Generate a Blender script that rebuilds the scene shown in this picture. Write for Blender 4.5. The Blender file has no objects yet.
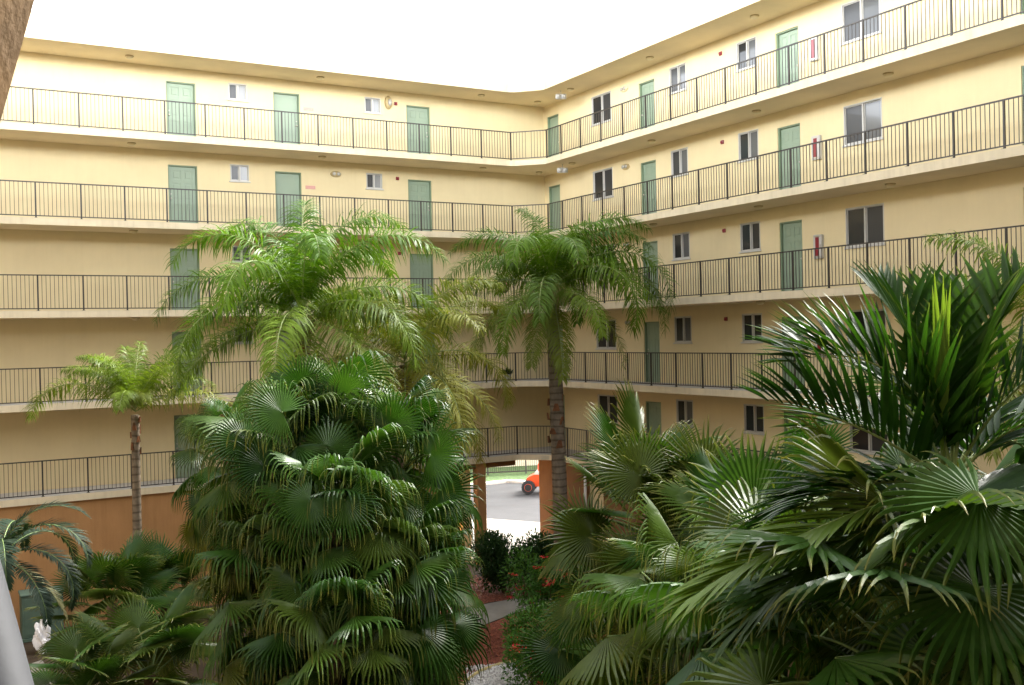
import bpy, math, random
from mathutils import Vector, Matrix
R = math.radians
scene = bpy.context.scene
COL = scene.collection

# ------------------------------------------------------------------ helpers
EYE = 8.4                                   # camera height above the courtyard ground
FPX, ROLL, PITCH = 1029.6, -0.02213, 0.00702
def at(px, py, depth):
    """a point seen at that place of the photograph, so many metres out"""
    u, v = (px-512)/FPX, -(py-342.5)/FPX
    c, s = math.cos(ROLL), math.sin(ROLL)
    u, v = u*c-v*s, u*s+v*c
    cp, sp = math.cos(PITCH), math.sin(PITCH)
    d = Vector((u, cp+v*sp, -sp+v*cp))
    return d*(depth/d.y) + Vector((0, 0, EYE))
YAW = R(30.03)
def bw(s, t, z):
    """building coordinates (along the left wing, away from it, up) to world"""
    c, n = math.cos(YAW), math.sin(YAW)
    return Vector((s*c-t*n, s*n+t*c, z))

def tag(o, label=None, cat=None, group=None, kind=None):
    if label: o['label'] = label
    if cat: o['category'] = cat
    if group: o['group'] = group
    if kind: o['kind'] = kind
    return o
def empty(name, loc=(0, 0, 0), rz=0, **k):
    o = bpy.data.objects.new(name, None); COL.objects.link(o)
    o.location = loc; o.rotation_euler = (0, 0, rz); o.empty_display_size = .2
    return tag(o, **k)
def put(name, mesh, parent=None, loc=(0, 0, 0), rz=0, sc=1.0, **k):
    o = bpy.data.objects.new(name, mesh); COL.objects.link(o)
    if parent: o.parent = parent
    o.location = loc; o.rotation_euler = (0, 0, rz); o.scale = (sc, sc, sc); o.color = (0, 0, 0, 1)
    return tag(o, **k)
def copy_tree(o, parent=None):
    c = o.copy(); COL.objects.link(c); c.parent = parent
    for ch in o.children: copy_tree(ch, c)
    return c

class MB:
    def __init__(self): self.v = []; self.f = []; self.m = []; self.a = []; self.sm = []
    def add(self, vs, fs, mi=0, a=None, smooth=False):
        b = len(self.v); self.v += [tuple(x) for x in vs]
        self.a += list(a) if a is not None else [0.0]*len(vs)
        for f in fs: self.f.append(tuple(b+i for i in f)); self.m.append(mi); self.sm.append(smooth)
    def box(self, x0, y0, z0, x1, y1, z1, mi=0, ch=0):
        if ch <= 0:
            vs = [(x, y, z) for z in (z0, z1) for y in (y0, y1) for x in (x0, x1)]
            fs = [(0, 2, 3, 1), (4, 5, 7, 6), (0, 1, 5, 4), (2, 6, 7, 3), (0, 4, 6, 2), (1, 3, 7, 5)]
            self.add(vs, fs, mi); return
        # chamfered along every edge
        c = ch; vs = []; idx = {}
        for ix, x in enumerate((x0, x1)):
            for iy, y in enumerate((y0, y1)):
                for iz, z in enumerate((z0, z1)):
                    sx, sy, sz = (1, -1)[ix], (1, -1)[iy], (1, -1)[iz]
                    idx[ix, iy, iz] = len(vs)
                    vs += [(x, y+sy*c, z+sz*c), (x+sx*c, y, z+sz*c), (x+sx*c, y+sy*c, z)]
        g = lambda a, b, d, k: idx[a, b, d]+k
        fs = []
        for i in (0, 1):
            q = [g(i, 0, 0, 0), g(i, 1, 0, 0), g(i, 1, 1, 0), g(i, 0, 1, 0)]; fs.append(q if i else q[::-1])
            q = [g(0, i, 0, 1), g(1, i, 0, 1), g(1, i, 1, 1), g(0, i, 1, 1)]; fs.append(q[::-1] if i else q)
            q = [g(0, 0, i, 2), g(1, 0, i, 2), g(1, 1, i, 2), g(0, 1, i, 2)]; fs.append(q if i else q[::-1])
        for a in (0, 1):
            for b in (0, 1):
                q = [g(a, b, 0, 0), g(a, b, 1, 0), g(a, b, 1, 1), g(a, b, 0, 1)]; fs.append(q if (a+b) % 2 == 0 else q[::-1])
                q = [g(a, 0, b, 0), g(a, 1, b, 0), g(a, 1, b, 2), g(a, 0, b, 2)]; fs.append(q[::-1] if (a+b) % 2 == 0 else q)
                q = [g(0, a, b, 1), g(1, a, b, 1), g(1, a, b, 2), g(0, a, b, 2)]; fs.append(q if (a+b) % 2 == 0 else q[::-1])
                for d in (0, 1):
                    q = [idx[a, b, d], idx[a, b, d]+1, idx[a, b, d]+2]; fs.append(q if (a+b+d) % 2 == 0 else q[::-1])
        self.add(vs, fs, mi)
    def prism(self, poly, z0, z1, mi=0, mi_side=None):
        n = len(poly)
        self.add([(x, y, z0) for x, y in poly]+[(x, y, z1) for x, y in poly],
                 [tuple(range(n))[::-1], tuple(range(n, 2*n))], mi)
        self.add([(x, y, z0) for x, y in poly]+[(x, y, z1) for x, y in poly],
                 [(i, (i+1) % n, n+(i+1) % n, n+i) for i in range(n)], mi if mi_side is None else mi_side)
    def tube(self, pts, rad, n=8, mi=0, caps=True, a=None):
        pts = [Vector(p) for p in pts]; rings = []; prev = None
        if not hasattr(rad, '__len__'): rad = [rad]*len(pts)
        for i, p in enumerate(pts):
            t = (pts[min(i+1, len(pts)-1)]-pts[max(i-1, 0)]).normalized()
            if prev is None: prev = t.orthogonal().normalized()
            prev = (prev-t*prev.dot(t)).normalized(); q = t.cross(prev)
            rings.append([p+(prev*math.cos(6.28318*k/n)+q*math.sin(6.28318*k/n))*rad[i] for k in range(n)])
        vs = [v for r in rings for v in r]
        fs = [(i*n+k, i*n+(k+1) % n, (i+1)*n+(k+1) % n, (i+1)*n+k) for i in range(len(pts)-1) for k in range(n)]
        if caps: fs += [tuple(range(n))[::-1], tuple((len(pts)-1)*n+k for k in range(n))]
        av = None
        if a is not None: av = [a[i] for i in range(len(pts)) for k in range(n)]
        self.add(vs, fs, mi, av, smooth=True)
    def lathe(self, prof, c=(0, 0, 0), axis='z', n=16, mi=0, sy=1.0):
        vs = []
        for r, h in prof:
            for k in range(n):
                x, y = r*math.cos(6.28318*k/n), r*math.sin(6.28318*k/n)*sy
                p = {'z': (x, y, h), 'y': (x, h, y), 'x': (h, x, y)}[axis]
                vs.append((c[0]+p[0], c[1]+p[1], c[2]+p[2]))
        m = len(prof)
        fs = [(i*n+k, i*n+(k+1) % n, (i+1)*n+(k+1) % n, (i+1)*n+k) for i in range(m-1) for k in range(n)]
        fs += [tuple(range(n))[::-1], tuple((m-1)*n+k for k in range(n))]
        self.add(vs, fs, mi, smooth=True)
    def mesh(self, name, mats, attr=None):
        me = bpy.data.meshes.new(name)
        me.from_pydata(self.v, [], self.f)
        mats = mats if isinstance(mats, (list, tuple)) else [mats]
        for m in mats: me.materials.append(m)
        me.polygons.foreach_set('material_index', self.m)
        me.polygons.foreach_set('use_smooth', self.sm)
        if attr:
            at_ = me.attributes.new(attr, 'FLOAT', 'POINT'); at_.data.foreach_set('value', self.a)
        me.update()
        return me
    def build(self, name, mats, parent=None, **k):
        return put(name, self.mesh(name, mats), parent, **k)

# ------------------------------------------------------------------ materials
def nodes(name):
    m = bpy.data.materials.new(name); m.use_nodes = True
    nt = m.node_tree; nt.nodes.clear()
    out = nt.nodes.new('ShaderNodeOutputMaterial')
    return m, nt, out
def N(nt, t, **k):
    n = nt.nodes.new(t)
    for a, b in k.items():
        if a in n.inputs.keys(): n.inputs[a].default_value = b
        else: setattr(n, a, b)
    return n
def ramp(nt, fac, stops):
    r = nt.nodes.new('ShaderNodeValToRGB')
    while len(r.color_ramp.elements) < len(stops): r.color_ramp.elements.new(.5)
    for e, (p, c) in zip(r.color_ramp.elements, stops): e.position = p; e.color = (*c, 1) if len(c) == 3 else c
    nt.links.new(fac, r.inputs[0]); return r
def surf(name, col, rough=.6, var=.12, scale=2.5, bump=0, bscale=60, spec=.4, metal=0, streak=0, col2=None, coat=0, rings=0):
    """a paint, plaster, concrete or metal with uneven tone, wear streaks and a fine bump"""
    m, nt, out = nodes(name); L = nt.links.new
    tc = N(nt, 'ShaderNodeTexCoord')
    b = N(nt, 'ShaderNodeBsdfPrincipled', Roughness=rough, Metallic=metal)
    b.inputs['Specular IOR Level'].default_value = spec
    b.inputs['Coat Weight'].default_value = coat
    n1 = N(nt, 'ShaderNodeTexNoise', Scale=scale, Detail=6.0, Roughness=.6); L(tc.outputs['Object'], n1.inputs['Vector'])
    d = tuple(c*(1-var) for c in col); u = tuple(min(1, c*(1+var*.6)) for c in col)
    if col2: d = col2
    r = ramp(nt, n1.outputs['Fac'], [(.3, d), (.7, u)])
    colour = r.outputs['Color']
    if streak:
        mp = N(nt, 'ShaderNodeMapping'); mp.inputs['Scale'].default_value = (3.1, 3.1, .22); L(tc.outputs['Object'], mp.inputs['Vector'])
        n2 = N(nt, 'ShaderNodeTexNoise', Scale=1.6, Detail=5.0, Roughness=.7); L(mp.outputs[0], n2.inputs['Vector'])
        r2 = ramp(nt, n2.outputs['Fac'], [(.45, (1, 1, 1)), (.78, (1-streak, 1-streak*1.08, 1-streak*1.2))])
        mx = N(nt, 'ShaderNodeMix', data_type='RGBA', blend_type='MULTIPLY'); mx.inputs[0].default_value = 1
        L(colour, mx.inputs[6]); L(r2.outputs['Color'], mx.inputs[7]); colour = mx.outputs[2]
    if rings:
        wv = N(nt, 'ShaderNodeTexWave', Scale=rings, Distortion=2.2, Detail=2.0); wv.bands_direction = 'Z'; L(tc.outputs['Object'], wv.inputs['Vector'])
        r3 = ramp(nt, wv.outputs['Fac'], [(.03, (.6, .58, .55)), (.3, (1, 1, 1))])
        mx = N(nt, 'ShaderNodeMix', data_type='RGBA', blend_type='MULTIPLY'); mx.inputs[0].default_value = 1
        L(colour, mx.inputs[6]); L(r3.outputs['Color'], mx.inputs[7]); colour = mx.outputs[2]
    L(colour, b.inputs['Base Color'])
    if bump:
        n3 = N(nt, 'ShaderNodeTexNoise', Scale=bscale, Detail=4.0); L(tc.outputs['Object'], n3.inputs['Vector'])
        bp = N(nt, 'ShaderNodeBump', Strength=bump, Distance=.02); L(n3.outputs['Fac'], bp.inputs['Height']); L(bp.outputs[0], b.inputs['Normal'])
    L(b.outputs[0], out.inputs[0]); return m
def leafmat(name, base, base2, tip, old, rough=.42, trans=.3, tipstart=.72):
    """leaf: tone differs from frond to frond; tips dry out; obj.color red = how far the frond has yellowed"""
    m, nt, out = nodes(name); L = nt.links.new
    oi = N(nt, 'ShaderNodeObjectInfo'); at_ = N(nt, 'ShaderNodeAttribute', attribute_name='tip')
    tc = N(nt, 'ShaderNodeTexCoord')
    nz = N(nt, 'ShaderNodeTexNoise', Scale=9.0, Detail=3.0); L(tc.outputs['Object'], nz.inputs['Vector'])
    ad = N(nt, 'ShaderNodeMath', operation='ADD'); L(oi.outputs['Random'], ad.inputs[0]); L(nz.outputs['Fac'], ad.inputs[1])
    hf = N(nt, 'ShaderNodeMath', operation='MULTIPLY'); hf.inputs[1].default_value = .5; L(ad.outputs[0], hf.inputs[0])
    r = ramp(nt, hf.outputs[0], [(.2, base), (.8, base2)])
    sx = N(nt, 'ShaderNodeSeparateColor'); L(oi.outputs['Color'], sx.inputs[0])
    m1 = N(nt, 'ShaderNodeMix', data_type='RGBA'); L(sx.outputs[0], m1.inputs[0]); L(r.outputs[0], m1.inputs[6]); m1.inputs[7].default_value = (*old, 1)
    tr = N(nt, 'ShaderNodeMapRange'); tr.inputs[1].default_value = tipstart; tr.inputs[2].default_value = 1.05
    L(at_.outputs['Fac'], tr.inputs[0])
    tm = N(nt, 'ShaderNodeMath', operation='MULTIPLY'); L(tr.outputs[0], tm.inputs[0]); L(nz.outputs['Fac'], tm.inputs[1])
    m2 = N(nt, 'ShaderNodeMix', data_type='RGBA'); L(tm.outputs[0], m2.inputs[0]); L(m1.outputs[2], m2.inputs[6]); m2.inputs[7].default_value = (*tip, 1)
    b = N(nt, 'ShaderNodeBsdfPrincipled', Roughness=rough); b.inputs['Specular IOR Level'].default_value = .20
    L(m2.outputs[2], b.inputs['Base Color'])
    t = N(nt, 'ShaderNodeBsdfTranslucent')
    g = N(nt, 'ShaderNodeMix', data_type='RGBA', blend_type='MULTIPLY'); g.inputs[0].default_value = 1
    L(m2.outputs[2], g.inputs[6]); g.inputs[7].default_value = (1.35, 1.45, .6, 1); L(g.outputs[2], t.inputs['Color'])
    ms = N(nt, 'ShaderNodeMixShader'); ms.inputs[0].default_value = trans
    L(b.outputs[0], ms.inputs[1]); L(t.outputs[0], ms.inputs[2]); L(ms.outputs[0], out.inputs[0]); return m

M = {}
M['cream'] = surf('cream_stucco', (.73, .615, .375), .85, .05, .9, .35, 90, .2, streak=.035)
M['soffit'] = surf('cream_soffit', (.80, .67, .45), .9, .08, .7, .25, 70, .2)
M['fascia'] = surf('pale_fascia', (.66, .57, .40), .8, .10, 1.2, .25, 70, .2, streak=.16)
M['orange_shaded'] = surf('shaded_orange_stucco', (.20, .10, .042), .85, .14, .8, .4, 80, .2, streak=.2)  # orange stucco darkened, with the shade at the passage put into its colour
M['cream_dimmed'] = surf('dimmed_cream_stucco', (.21, .17, .12), .9, .2, .6, .3, 60, .2, streak=.3)  # cream darkened so the unseen rear wings bounce less light
M['orange'] = surf('orange_stucco', (.40, .215, .09), .85, .12, .8, .4, 80, .2, streak=.18)
M['walkway'] = surf('grey_walkway', (.46, .44, .40), .8, .15, 1.5, .2, 50)
M['door'] = surf('sage_door', (.25, .325, .235), .42, .06, 1.5, .03, 30, .45)
M['doorframe'] = surf('sage_frame', (.19, .26, .165), .5, .06, 2)
M['rail'] = surf('bronze_rail', (.030, .024, .021), .45, .15, 6, 0, 60, .5)
M['white'] = surf('white_frame', (.52, .51, .48), .4, .05, 3)
M['steel'] = surf('brushed_steel', (.5, .48, .42), .3, .1, 8, metal=1)
M['red'] = surf('red_paint', (.24, .018, .028), .35, .08, 5, coat=.3)
M['lampcream'] = surf('cream_lamp', (.72, .62, .40), .35, .06, 5)
M['lampcase'] = surf('ochre_lamp_case', (.45, .35, .17), .5, .1, 8)
M['plaque'] = surf('pink_plaque', (.62, .33, .28), .5, .12, 14)
M['lens'] = surf('pale_lens', (.42, .41, .37), .15, .05, 6, coat=.5)
M['concrete'] = surf('pale_concrete', (.24, .225, .195), .85, .2, 1.7, .3, 40, .25, streak=.08)
M['asphalt'] = surf('worn_asphalt', (.05, .05, .052), .85, .22, .6, .3, 30, .2)
M['kerb'] = surf('kerb_concrete', (.5, .48, .43), .85, .15, 2, .2, 40)
M['soil'] = surf('dark_soil', (.055, .040, .026), .95, .4, 2.2, .8, 16, .1)
M['trunk'] = surf('palm_trunk', (.21, .17, .125), .9, .4, 5, .7, 22, .1, streak=.3, rings=1.6)
M['trunk2'] = surf('fibrous_trunk', (.15, .105, .07), .95, .4, 7, .9, 26, .1)
M['boot'] = surf('leaf_boots', (.20, .085, .04), .85, .4, 6, .6, 24, .1, col2=(.06, .035, .02))
M['petiole'] = surf('leaf_stalk', (.13, .20, .05), .5, .2, 5)
M['stalk'] = surf('pale_leaf_rib', (.24, .30, .10), .45, .2, 5)
M['straw'] = surf('dry_straw', (.46, .38, .17), .9, .3, 9)
M['brown'] = surf('brown_stain', (.11, .065, .026), .75, .3, 9, .25, 50, .2)
M['shaded_metal'] = surf('shaded_grey_metal', (.030, .032, .036), .7, .08, 7, .04, 40)  # pale rail paint darkened, shade put into the base colour
M['rubber'] = surf('rubber', (.02, .02, .021), .85, .2, 12)
M['vehred'] = surf('vehicle_red', (.66, .075, .018), .35, .1, 3, coat=.3)
M['whitebag'] = surf('white_bag', (.82, .82, .84), .35, .04, 4)
M['boxgreen'] = surf('utility_green', (.09, .145, .11), .6, .2, 3)
M['pot'] = surf('pale_pot', (.5, .5, .46), .7, .2, 6)
M['neigh'] = surf('neighbour_wall', (.62, .54, .40), .85, .1, .5, .2, 60)
def glass(name, col, rough=.05):
    m, nt, out = nodes(name)
    b = N(nt, 'ShaderNodeBsdfPrincipled', Roughness=rough); b.inputs['Base Color'].default_value = (*col, 1)
    b.inputs['Specular IOR Level'].default_value = .35; b.inputs['Coat Weight'].default_value = .12; b.inputs['Coat Roughness'].default_value = .03
    tc = N(nt, 'ShaderNodeTexCoord'); n3 = N(nt, 'ShaderNodeTexNoise', Scale=1.6); nt.links.new(tc.outputs['Object'], n3.inputs['Vector'])
    bp = N(nt, 'ShaderNodeBump', Strength=.03, Distance=.05); nt.links.new(n3.outputs['Fac'], bp.inputs['Height']); nt.links.new(bp.outputs[0], b.inputs['Normal'])
    nt.links.new(b.outputs[0], out.inputs[0]); return m
M['glass'] = glass('dark_glass', (.022, .024, .026))
M['screen'] = glass('screened_glass', (.035, .037, .04), .3)
M['blind'] = glass('glass_over_blind', (.26, .27, .28), .2)
M['curtain'] = glass('glass_over_curtain', (.10, .105, .11), .12)
# mulch, gravel and grass
def speck(name, cols, scale, rough=.9, bump=.8):
    m, nt, out = nodes(name); L = nt.links.new
    tc = N(nt, 'ShaderNodeTexCoord'); v = N(nt, 'ShaderNodeTexVoronoi', Scale=scale); L(tc.outputs['Object'], v.inputs['Vector'])
    sx = N(nt, 'ShaderNodeSeparateColor'); L(v.outputs['Color'], sx.inputs[0])
    k = len(cols)-1
    r = ramp(nt, sx.outputs[0], [(i/k, c) for i, c in enumerate(cols)])
    b = N(nt, 'ShaderNodeBsdfPrincipled', Roughness=rough); L(r.outputs[0], b.inputs['Base Color'])
    bp = N(nt, 'ShaderNodeBump', Strength=bump, Distance=.03); L(v.outputs['Distance'], bp.inputs['Height']); L(bp.outputs[0], b.inputs['Normal'])
    L(b.outputs[0], out.inputs[0]); return m
M['mulch'] = speck('red_mulch', [(.07, .02, .012), (.20, .05, .025), (.33, .10, .05), (.12, .03, .02)], 26)
M['gravel'] = speck('white_gravel', [(.25, .24, .23), (.55, .54, .52), (.75, .74, .72), (.4, .38, .36)], 17)
M['grass'] = speck('lawn_grass', [(.03, .065, .012), (.05, .10, .02), (.075, .125, .03)], 9, .95, .5)
# leaves
M['queen'] = leafmat('queen_palm_leaf', (.052, .125, .006), (.125, .225, .015), (.30, .27, .07), (.30, .28, .055), .42, .30, .8)
M['fan'] = leafmat('fan_palm_leaf', (.015, .048, .006), (.048, .112, .015), (.36, .29, .08), (.33, .26, .04), .36, .25, .58)
M['broad'] = leafmat('broad_frond_leaf', (.008, .032, .004), (.024, .068, .007), (.22, .22, .06), (.20, .30, .04), .44, .30, .85)
M['date'] = leafmat('date_palm_leaf', (.010, .024, .012), (.020, .040, .018), (.20, .18, .08), (.22, .17, .06), .6, .2, .8)
M['bush'] = leafmat('bush_leaf', (.014, .040, .010), (.032, .08, .018), (.08, .14, .03), (.1, .15, .03), .45, .25)
M['ixora'] = leafmat('shrub_leaf', (.045, .125, .018), (.09, .21, .03), (.14, .24, .05), (.2, .25, .05), .4, .3)
M['dead'] = leafmat('dry_palm_leaf', (.10, .062, .028), (.22, .145, .07), (.25, .17, .09), (.16, .10, .05), .8, .15)
M['petal'] = surf('red_petal', (.50, .025, .022), .6, .25, 20)
M['pinkpetal'] = surf('pink_petal', (.62, .05, .16), .6, .25, 20)

# ------------------------------------------------------------------ sky, light, camera
w = bpy.data.worlds.new("World"); scene.world = w; w.use_nodes = True
nt = w.node_tree; bg = nt.nodes['Background']
SUN_EL, SUN_AZ = R(40), R(50)              # azimuth clockwise from +Y
sky = nt.nodes.new('ShaderNodeTexSky'); sky.sky_type = 'NISHITA'; sky.sun_disc = False
sky.sun_elevation = SUN_EL; sky.sun_rotation = SUN_AZ
sky.air_density = 1.0; sky.dust_density = 6.0; sky.ozone_density = 1.0
hs = nt.nodes.new('ShaderNodeHueSaturation'); hs.inputs['Saturation'].default_value = .22
nt.links.new(sky.outputs[0], hs.inputs['Color'])
# added horizon glow to light the upper walls, a little brighter again overhead
wtc = nt.nodes.new('ShaderNodeTexCoord'); wsx = nt.nodes.new('ShaderNodeSeparateXYZ'); nt.links.new(wtc.outputs['Generated'], wsx.inputs[0])
wr = ramp(nt, wsx.outputs[2], [(0, (1, 1, 1)), (.12, (.55, .55, .55)), (.30, (.04, .04, .04)), (1, (.055, .055, .055))])
wq = nt.nodes.new('ShaderNodeMath'); wq.operation = 'MULTIPLY'; wq.inputs[1].default_value = 26.0; nt.links.new(wr.outputs[0], wq.inputs[0]); wr = wq
wm = nt.nodes.new('ShaderNodeVectorMath'); wm.operation = 'SCALE'; nt.links.new(hs.outputs[0], wm.inputs[0]); nt.links.new(wr.outputs[0], wm.inputs['Scale'])
nt.links.new(wm.outputs[0], bg.inputs['Color'])
bg.inputs['Strength'].default_value = .15
sl = bpy.data.lights.new('sun', 'SUN'); sl.energy = 2.3; sl.angle = R(16); sl.color = (1, .96, .88)
so = bpy.data.objects.new('sun', sl); COL.objects.link(so); so.location = (0, 0, 40)
sd = Vector((math.sin(SUN_AZ)*math.cos(SUN_EL), math.cos(SUN_AZ)*math.cos(SUN_EL), math.sin(SUN_EL)))
so.rotation_euler = (-sd).to_track_quat('-Z', 'Y').to_euler()

cam = bpy.data.cameras.new('camera'); cam.sensor_width = 36; cam.lens = 36*FPX/1024
cam.clip_start = .05; cam.clip_end = 2000
co = bpy.data.objects.new('camera', cam); COL.objects.link(co); scene.camera = co
fwd = Vector((0, math.cos(PITCH), -math.sin(PITCH))); up = Vector((0, math.sin(PITCH), math.cos(PITCH))); rt = Vector((1, 0, 0))
# the horizon climbs to the right by the roll
r2 = rt*math.cos(ROLL)+up*math.sin(ROLL); u2 = -rt*math.sin(ROLL)+up*math.cos(ROLL)
mw = Matrix((r2, u2, -fwd)).transposed().to_4x4(); mw.translation = (0, 0, EYE); co.matrix_world = mw

vs_ = scene.view_settings; scene.display_settings.display_device = 'sRGB'
vs_.view_transform = 'Standard'; vs_.look = 'None'; vs_.gamma = 1; vs_.exposure = 2.1; vs_.use_curve_mapping = False
scene.cycles.max_bounces = 8; scene.cycles.diffuse_bounces = 4; scene.cycles.transparent_max_bounces = 4
scene.cycles.use_denoising = True

# ------------------------------------------------------------------ apartment building
bld = empty('apartment_building', (0, 0, 0), YAW, label='five storey cream apartment building with green doors and railed walkways round the courtyard', cat='building')
H = 2.75; FL = [EYE-4.47+H*k for k in range(5)]          # walkway levels, lowest first
TW, SW = 34.90, 21.85                                   # wall planes of the two wings
TR, SR = 33.35, 20.40                                   # railing planes
S0, T0 = -9.0, 6.0                                      # where the wings run out of sight
def wall_panel(u0, u1, z0, z1, holes, f, depth=.17):
    """front faces with holes and their reveals; f(u, d, z) maps along / into the wall / up"""
    mb = MB(); us = sorted({u0, u1, *[h[0] for h in holes], *[h[1] for h in holes]}); zs = sorted({z0, z1, *[h[2] for h in holes], *[h[3] for h in holes]})
    for a, b in zip(us, us[1:]):
        for c, d in zip(zs, zs[1:]):
            mu, mz = (a+b)/2, (c+d)/2
            if any(h[0] < mu < h[1] and h[2] < mz < h[3] for h in holes): continue
            mb.add([f(a, 0, c), f(b, 0, c), f(b, 0, d), f(a, 0, d)], [(0, 1, 2, 3)])
    for a, b, c, d in holes:
        q = [(a, c), (b, c), (b, d), (a, d)]
        for (p, r), (s, t) in zip(q, q[1:]+q[:1]):
            mb.add([f(p, 0, r), f(p, depth, r), f(s, depth, t), f(s, 0, t)], [(0, 1, 2, 3)])
    # the back of the wall, so that it has a body
    mb.add([f(u0, .2, z0), f(u1, .2, z0), f(u1, .2, z1), f(u0, .2, z1)], [(0, 3, 2, 1)])
    for u in (u0, u1): mb.add([f(u, 0, z0), f(u, .2, z0), f(u, .2, z1), f(u, 0, z1)], [(0, 1, 2, 3)])
    return mb
fL = lambda u, d, z: (u, TW+d, z)
fR = lambda u, d, z: (SW+d, u, z)
# openings as (from, to, bottom over floor, top over floor)
DOORS_L = [(7.27, 8.22), (10.86, 11.80), (15.88, 16.84)]
WINS_L = [(9.31, 9.95), (14.23, 14.85)]
DOORS_R = [(33.80, 34.64), (27.78, 28.64), (21.19, 22.08)]
WINS_R = [(30.28, 31.52, 1.16, 2.21), (26.10, 26.96, 1.36, 2.22), (22.86, 23.72, 1.36, 2.22), (18.32, 19.60, 1.14, 2.20)]
DOOR_R_EDGE = (13.50, 14.43)
DT = 2.08

def door_mesh(wd, ht, flat):
    """door leaf, hinge side at 0, facing -y"""
    mb = MB(); fr = .045; th = .045
    mb.box(fr, .118, .01, wd-fr, .118+th, ht-fr, 0, .004)
    if not flat:
        iw = wd-2*fr; st = .10; pw = (iw-3*st)/2
        # stiles and rails stand 16 mm proud, with a raised field in each of the six panels
        xs = [fr+.001, fr+st, fr+st+pw, fr+2*st+pw, fr+2*st+2*pw, wd-fr-.001]; zs = [.011, .17, .80, .95, 1.50, 1.62, ht-fr-.12, ht-fr-.001]
        for a, b in ((0, 1), (2, 3), (4, 5)): mb.box(xs[a], .102, zs[0], xs[b], .1185, zs[-1], 0, .003)
        for a, b in ((0, 1), (2, 3), (4, 5), (6, 7)):
            for c, d in ((1, 2), (3, 4)): mb.box(xs[c], .103, zs[a], xs[d], .1185, zs[b], 0, .003)
        for a, b in ((1, 2), (3, 4), (5, 6)):
            for c, d in ((1, 2), (3, 4)): mb.box(xs[c]+.05, .104, zs[a]+.05, xs[d]-.05, .1185, zs[b]-.05, 0, .008)
    return mb.mesh('door', M['door'])
def door_frame_mesh(wd, ht):
    mb = MB(); fr = .045
    mb.box(0, .03, 0, fr-.002, .169, ht, 0, .004); mb.box(wd-fr+.002, .03, 0, wd, .169, ht, 0, .004); mb.box(fr-.002, .032, ht-fr+.002, wd-fr+.002, .168, ht-.001)
    mb.box(fr, .04, 0, wd-fr, .168, .0095)
    return mb.mesh('door_frame', M['doorframe'])
def handle_mesh():
    mb = MB(); mb.lathe([(.03, 0), (.032, -.006), (.014, -.012), (.012, -.035), (.026, -.042), (.03, -.055), (.024, -.068), (.004, -.072)], axis='y', n=12)
    return mb.mesh('handle', M['steel'])
HANDLE = handle_mesh(); cache = {}
mb = MB(); mb.lathe([(.022, 0), (.022, -.014), (.018, -.017), (.004, -.018)], axis='y', n=12); BOLT = mb.mesh('lock', M['steel'])
def door(wing, u0, u1, z, flat=False, handle_left=True):
    wd = round(u1-u0, 3); key = ('d', wd, flat)
    if key not in cache: cache[key] = (door_mesh(wd, DT, flat), door_frame_mesh(wd, DT))
    a, b = cache[key]
    if wing == 'L': loc, rz = (u0, TW, z), 0
    else: loc, rz = (SW, u1, z), -math.pi/2
    d = put('door', a, bld, loc, rz)
    put('door_frame', b, d)
    hx = .12 if handle_left else wd-.12
    hx = fr_in = (.095 if handle_left else wd-.095); put('handle', HANDLE, d, (hx, .103 if not flat else .119, .98)); put('lock', BOLT, d, (hx, .103 if not flat else .119, 1.13))
    return d
def window_meshes(wd, ht):
    mb = MB(); f = .032
    mb.box(0, -.012, 0, f, .085, ht, 0, .004); mb.box(wd-f, -.012, 0, wd, .085, ht, 0, .004)
    mb.box(f-.001, -.011, 0, wd-f+.001, .084, f); mb.box(f-.001, -.011, ht-f, wd-f+.001, .084, ht)
    mb.box(wd/2-.018, .012, f, wd/2+.018, .083, ht-f)
    # sash rails
    for x0, x1, y in ((f, wd/2-.025, .03), (wd/2+.025, wd-f, .05)):
        mb.box(x0, y, f, x0+.022, y+.03, ht-f); mb.box(x1-.022, y, f, x1, y+.03, ht-f)
        mb.box(x0+.022, y, f, x1-.022, y+.03, f+.022); mb.box(x0+.022, y, ht-f-.022, x1-.022, y+.03, ht-f)
    fm = mb.mesh('window', M['white'])
    s = MB(); s.box(-.04, -.05, -.045, wd+.04, .0, -.002, 0, .006)
    sm = s.mesh('sill', M['white'])
    pm = {}
    for side, (x0, x1, y) in enumerate(((f+.022, wd/2-.047, .042), (wd/2+.047, wd-f-.022, .062))):
        for k in ('glass', 'screen', 'blind', 'curtain'):
            p = MB(); p.box(x0-.008, y, f+.014, x1+.008, y+.006, ht-f-.014); pm[side, k] = p.mesh('pane', M[k])
    return fm, sm, pm
def window(wing, u0, u1, z0, z1, kinds):
    wd, ht = round(u1-u0, 3), round(z1-z0, 3)
    if ('w', wd, ht) not in cache: cache['w', wd, ht] = window_meshes(wd, ht)
    fm, sm, pm = cache['w', wd, ht]
    if wing == 'L': loc, rz = (u0, TW, z0), 0
    else: loc, rz = (SW, u1, z0), -math.pi/2
    o = put('window', fm, bld, loc, rz); put('sill', sm, o)
    for side in (0, 1): put('pane', pm[side, kinds[side]], o)
rng = random.Random(5)
ARC = [(19.41, TR), (19.905, 32.885), (SR, 32.42)]
def outline(off, s0, t0, back):
    """plan of a walkway: front edge pushed out by off from the railing line"""
    k = off*.45
    front = [(s0, TR-off), (19.35+k*-1, TR-off), (19.52-off*.35, 33.27-off*.93), (20.31-off*.93, 32.52-off*.35), (SR-off, 32.34-k), (SR-off, t0)]
    return front+[(SW+back, t0), (SW+back, TW+back), (s0, TW+back)]
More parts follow.
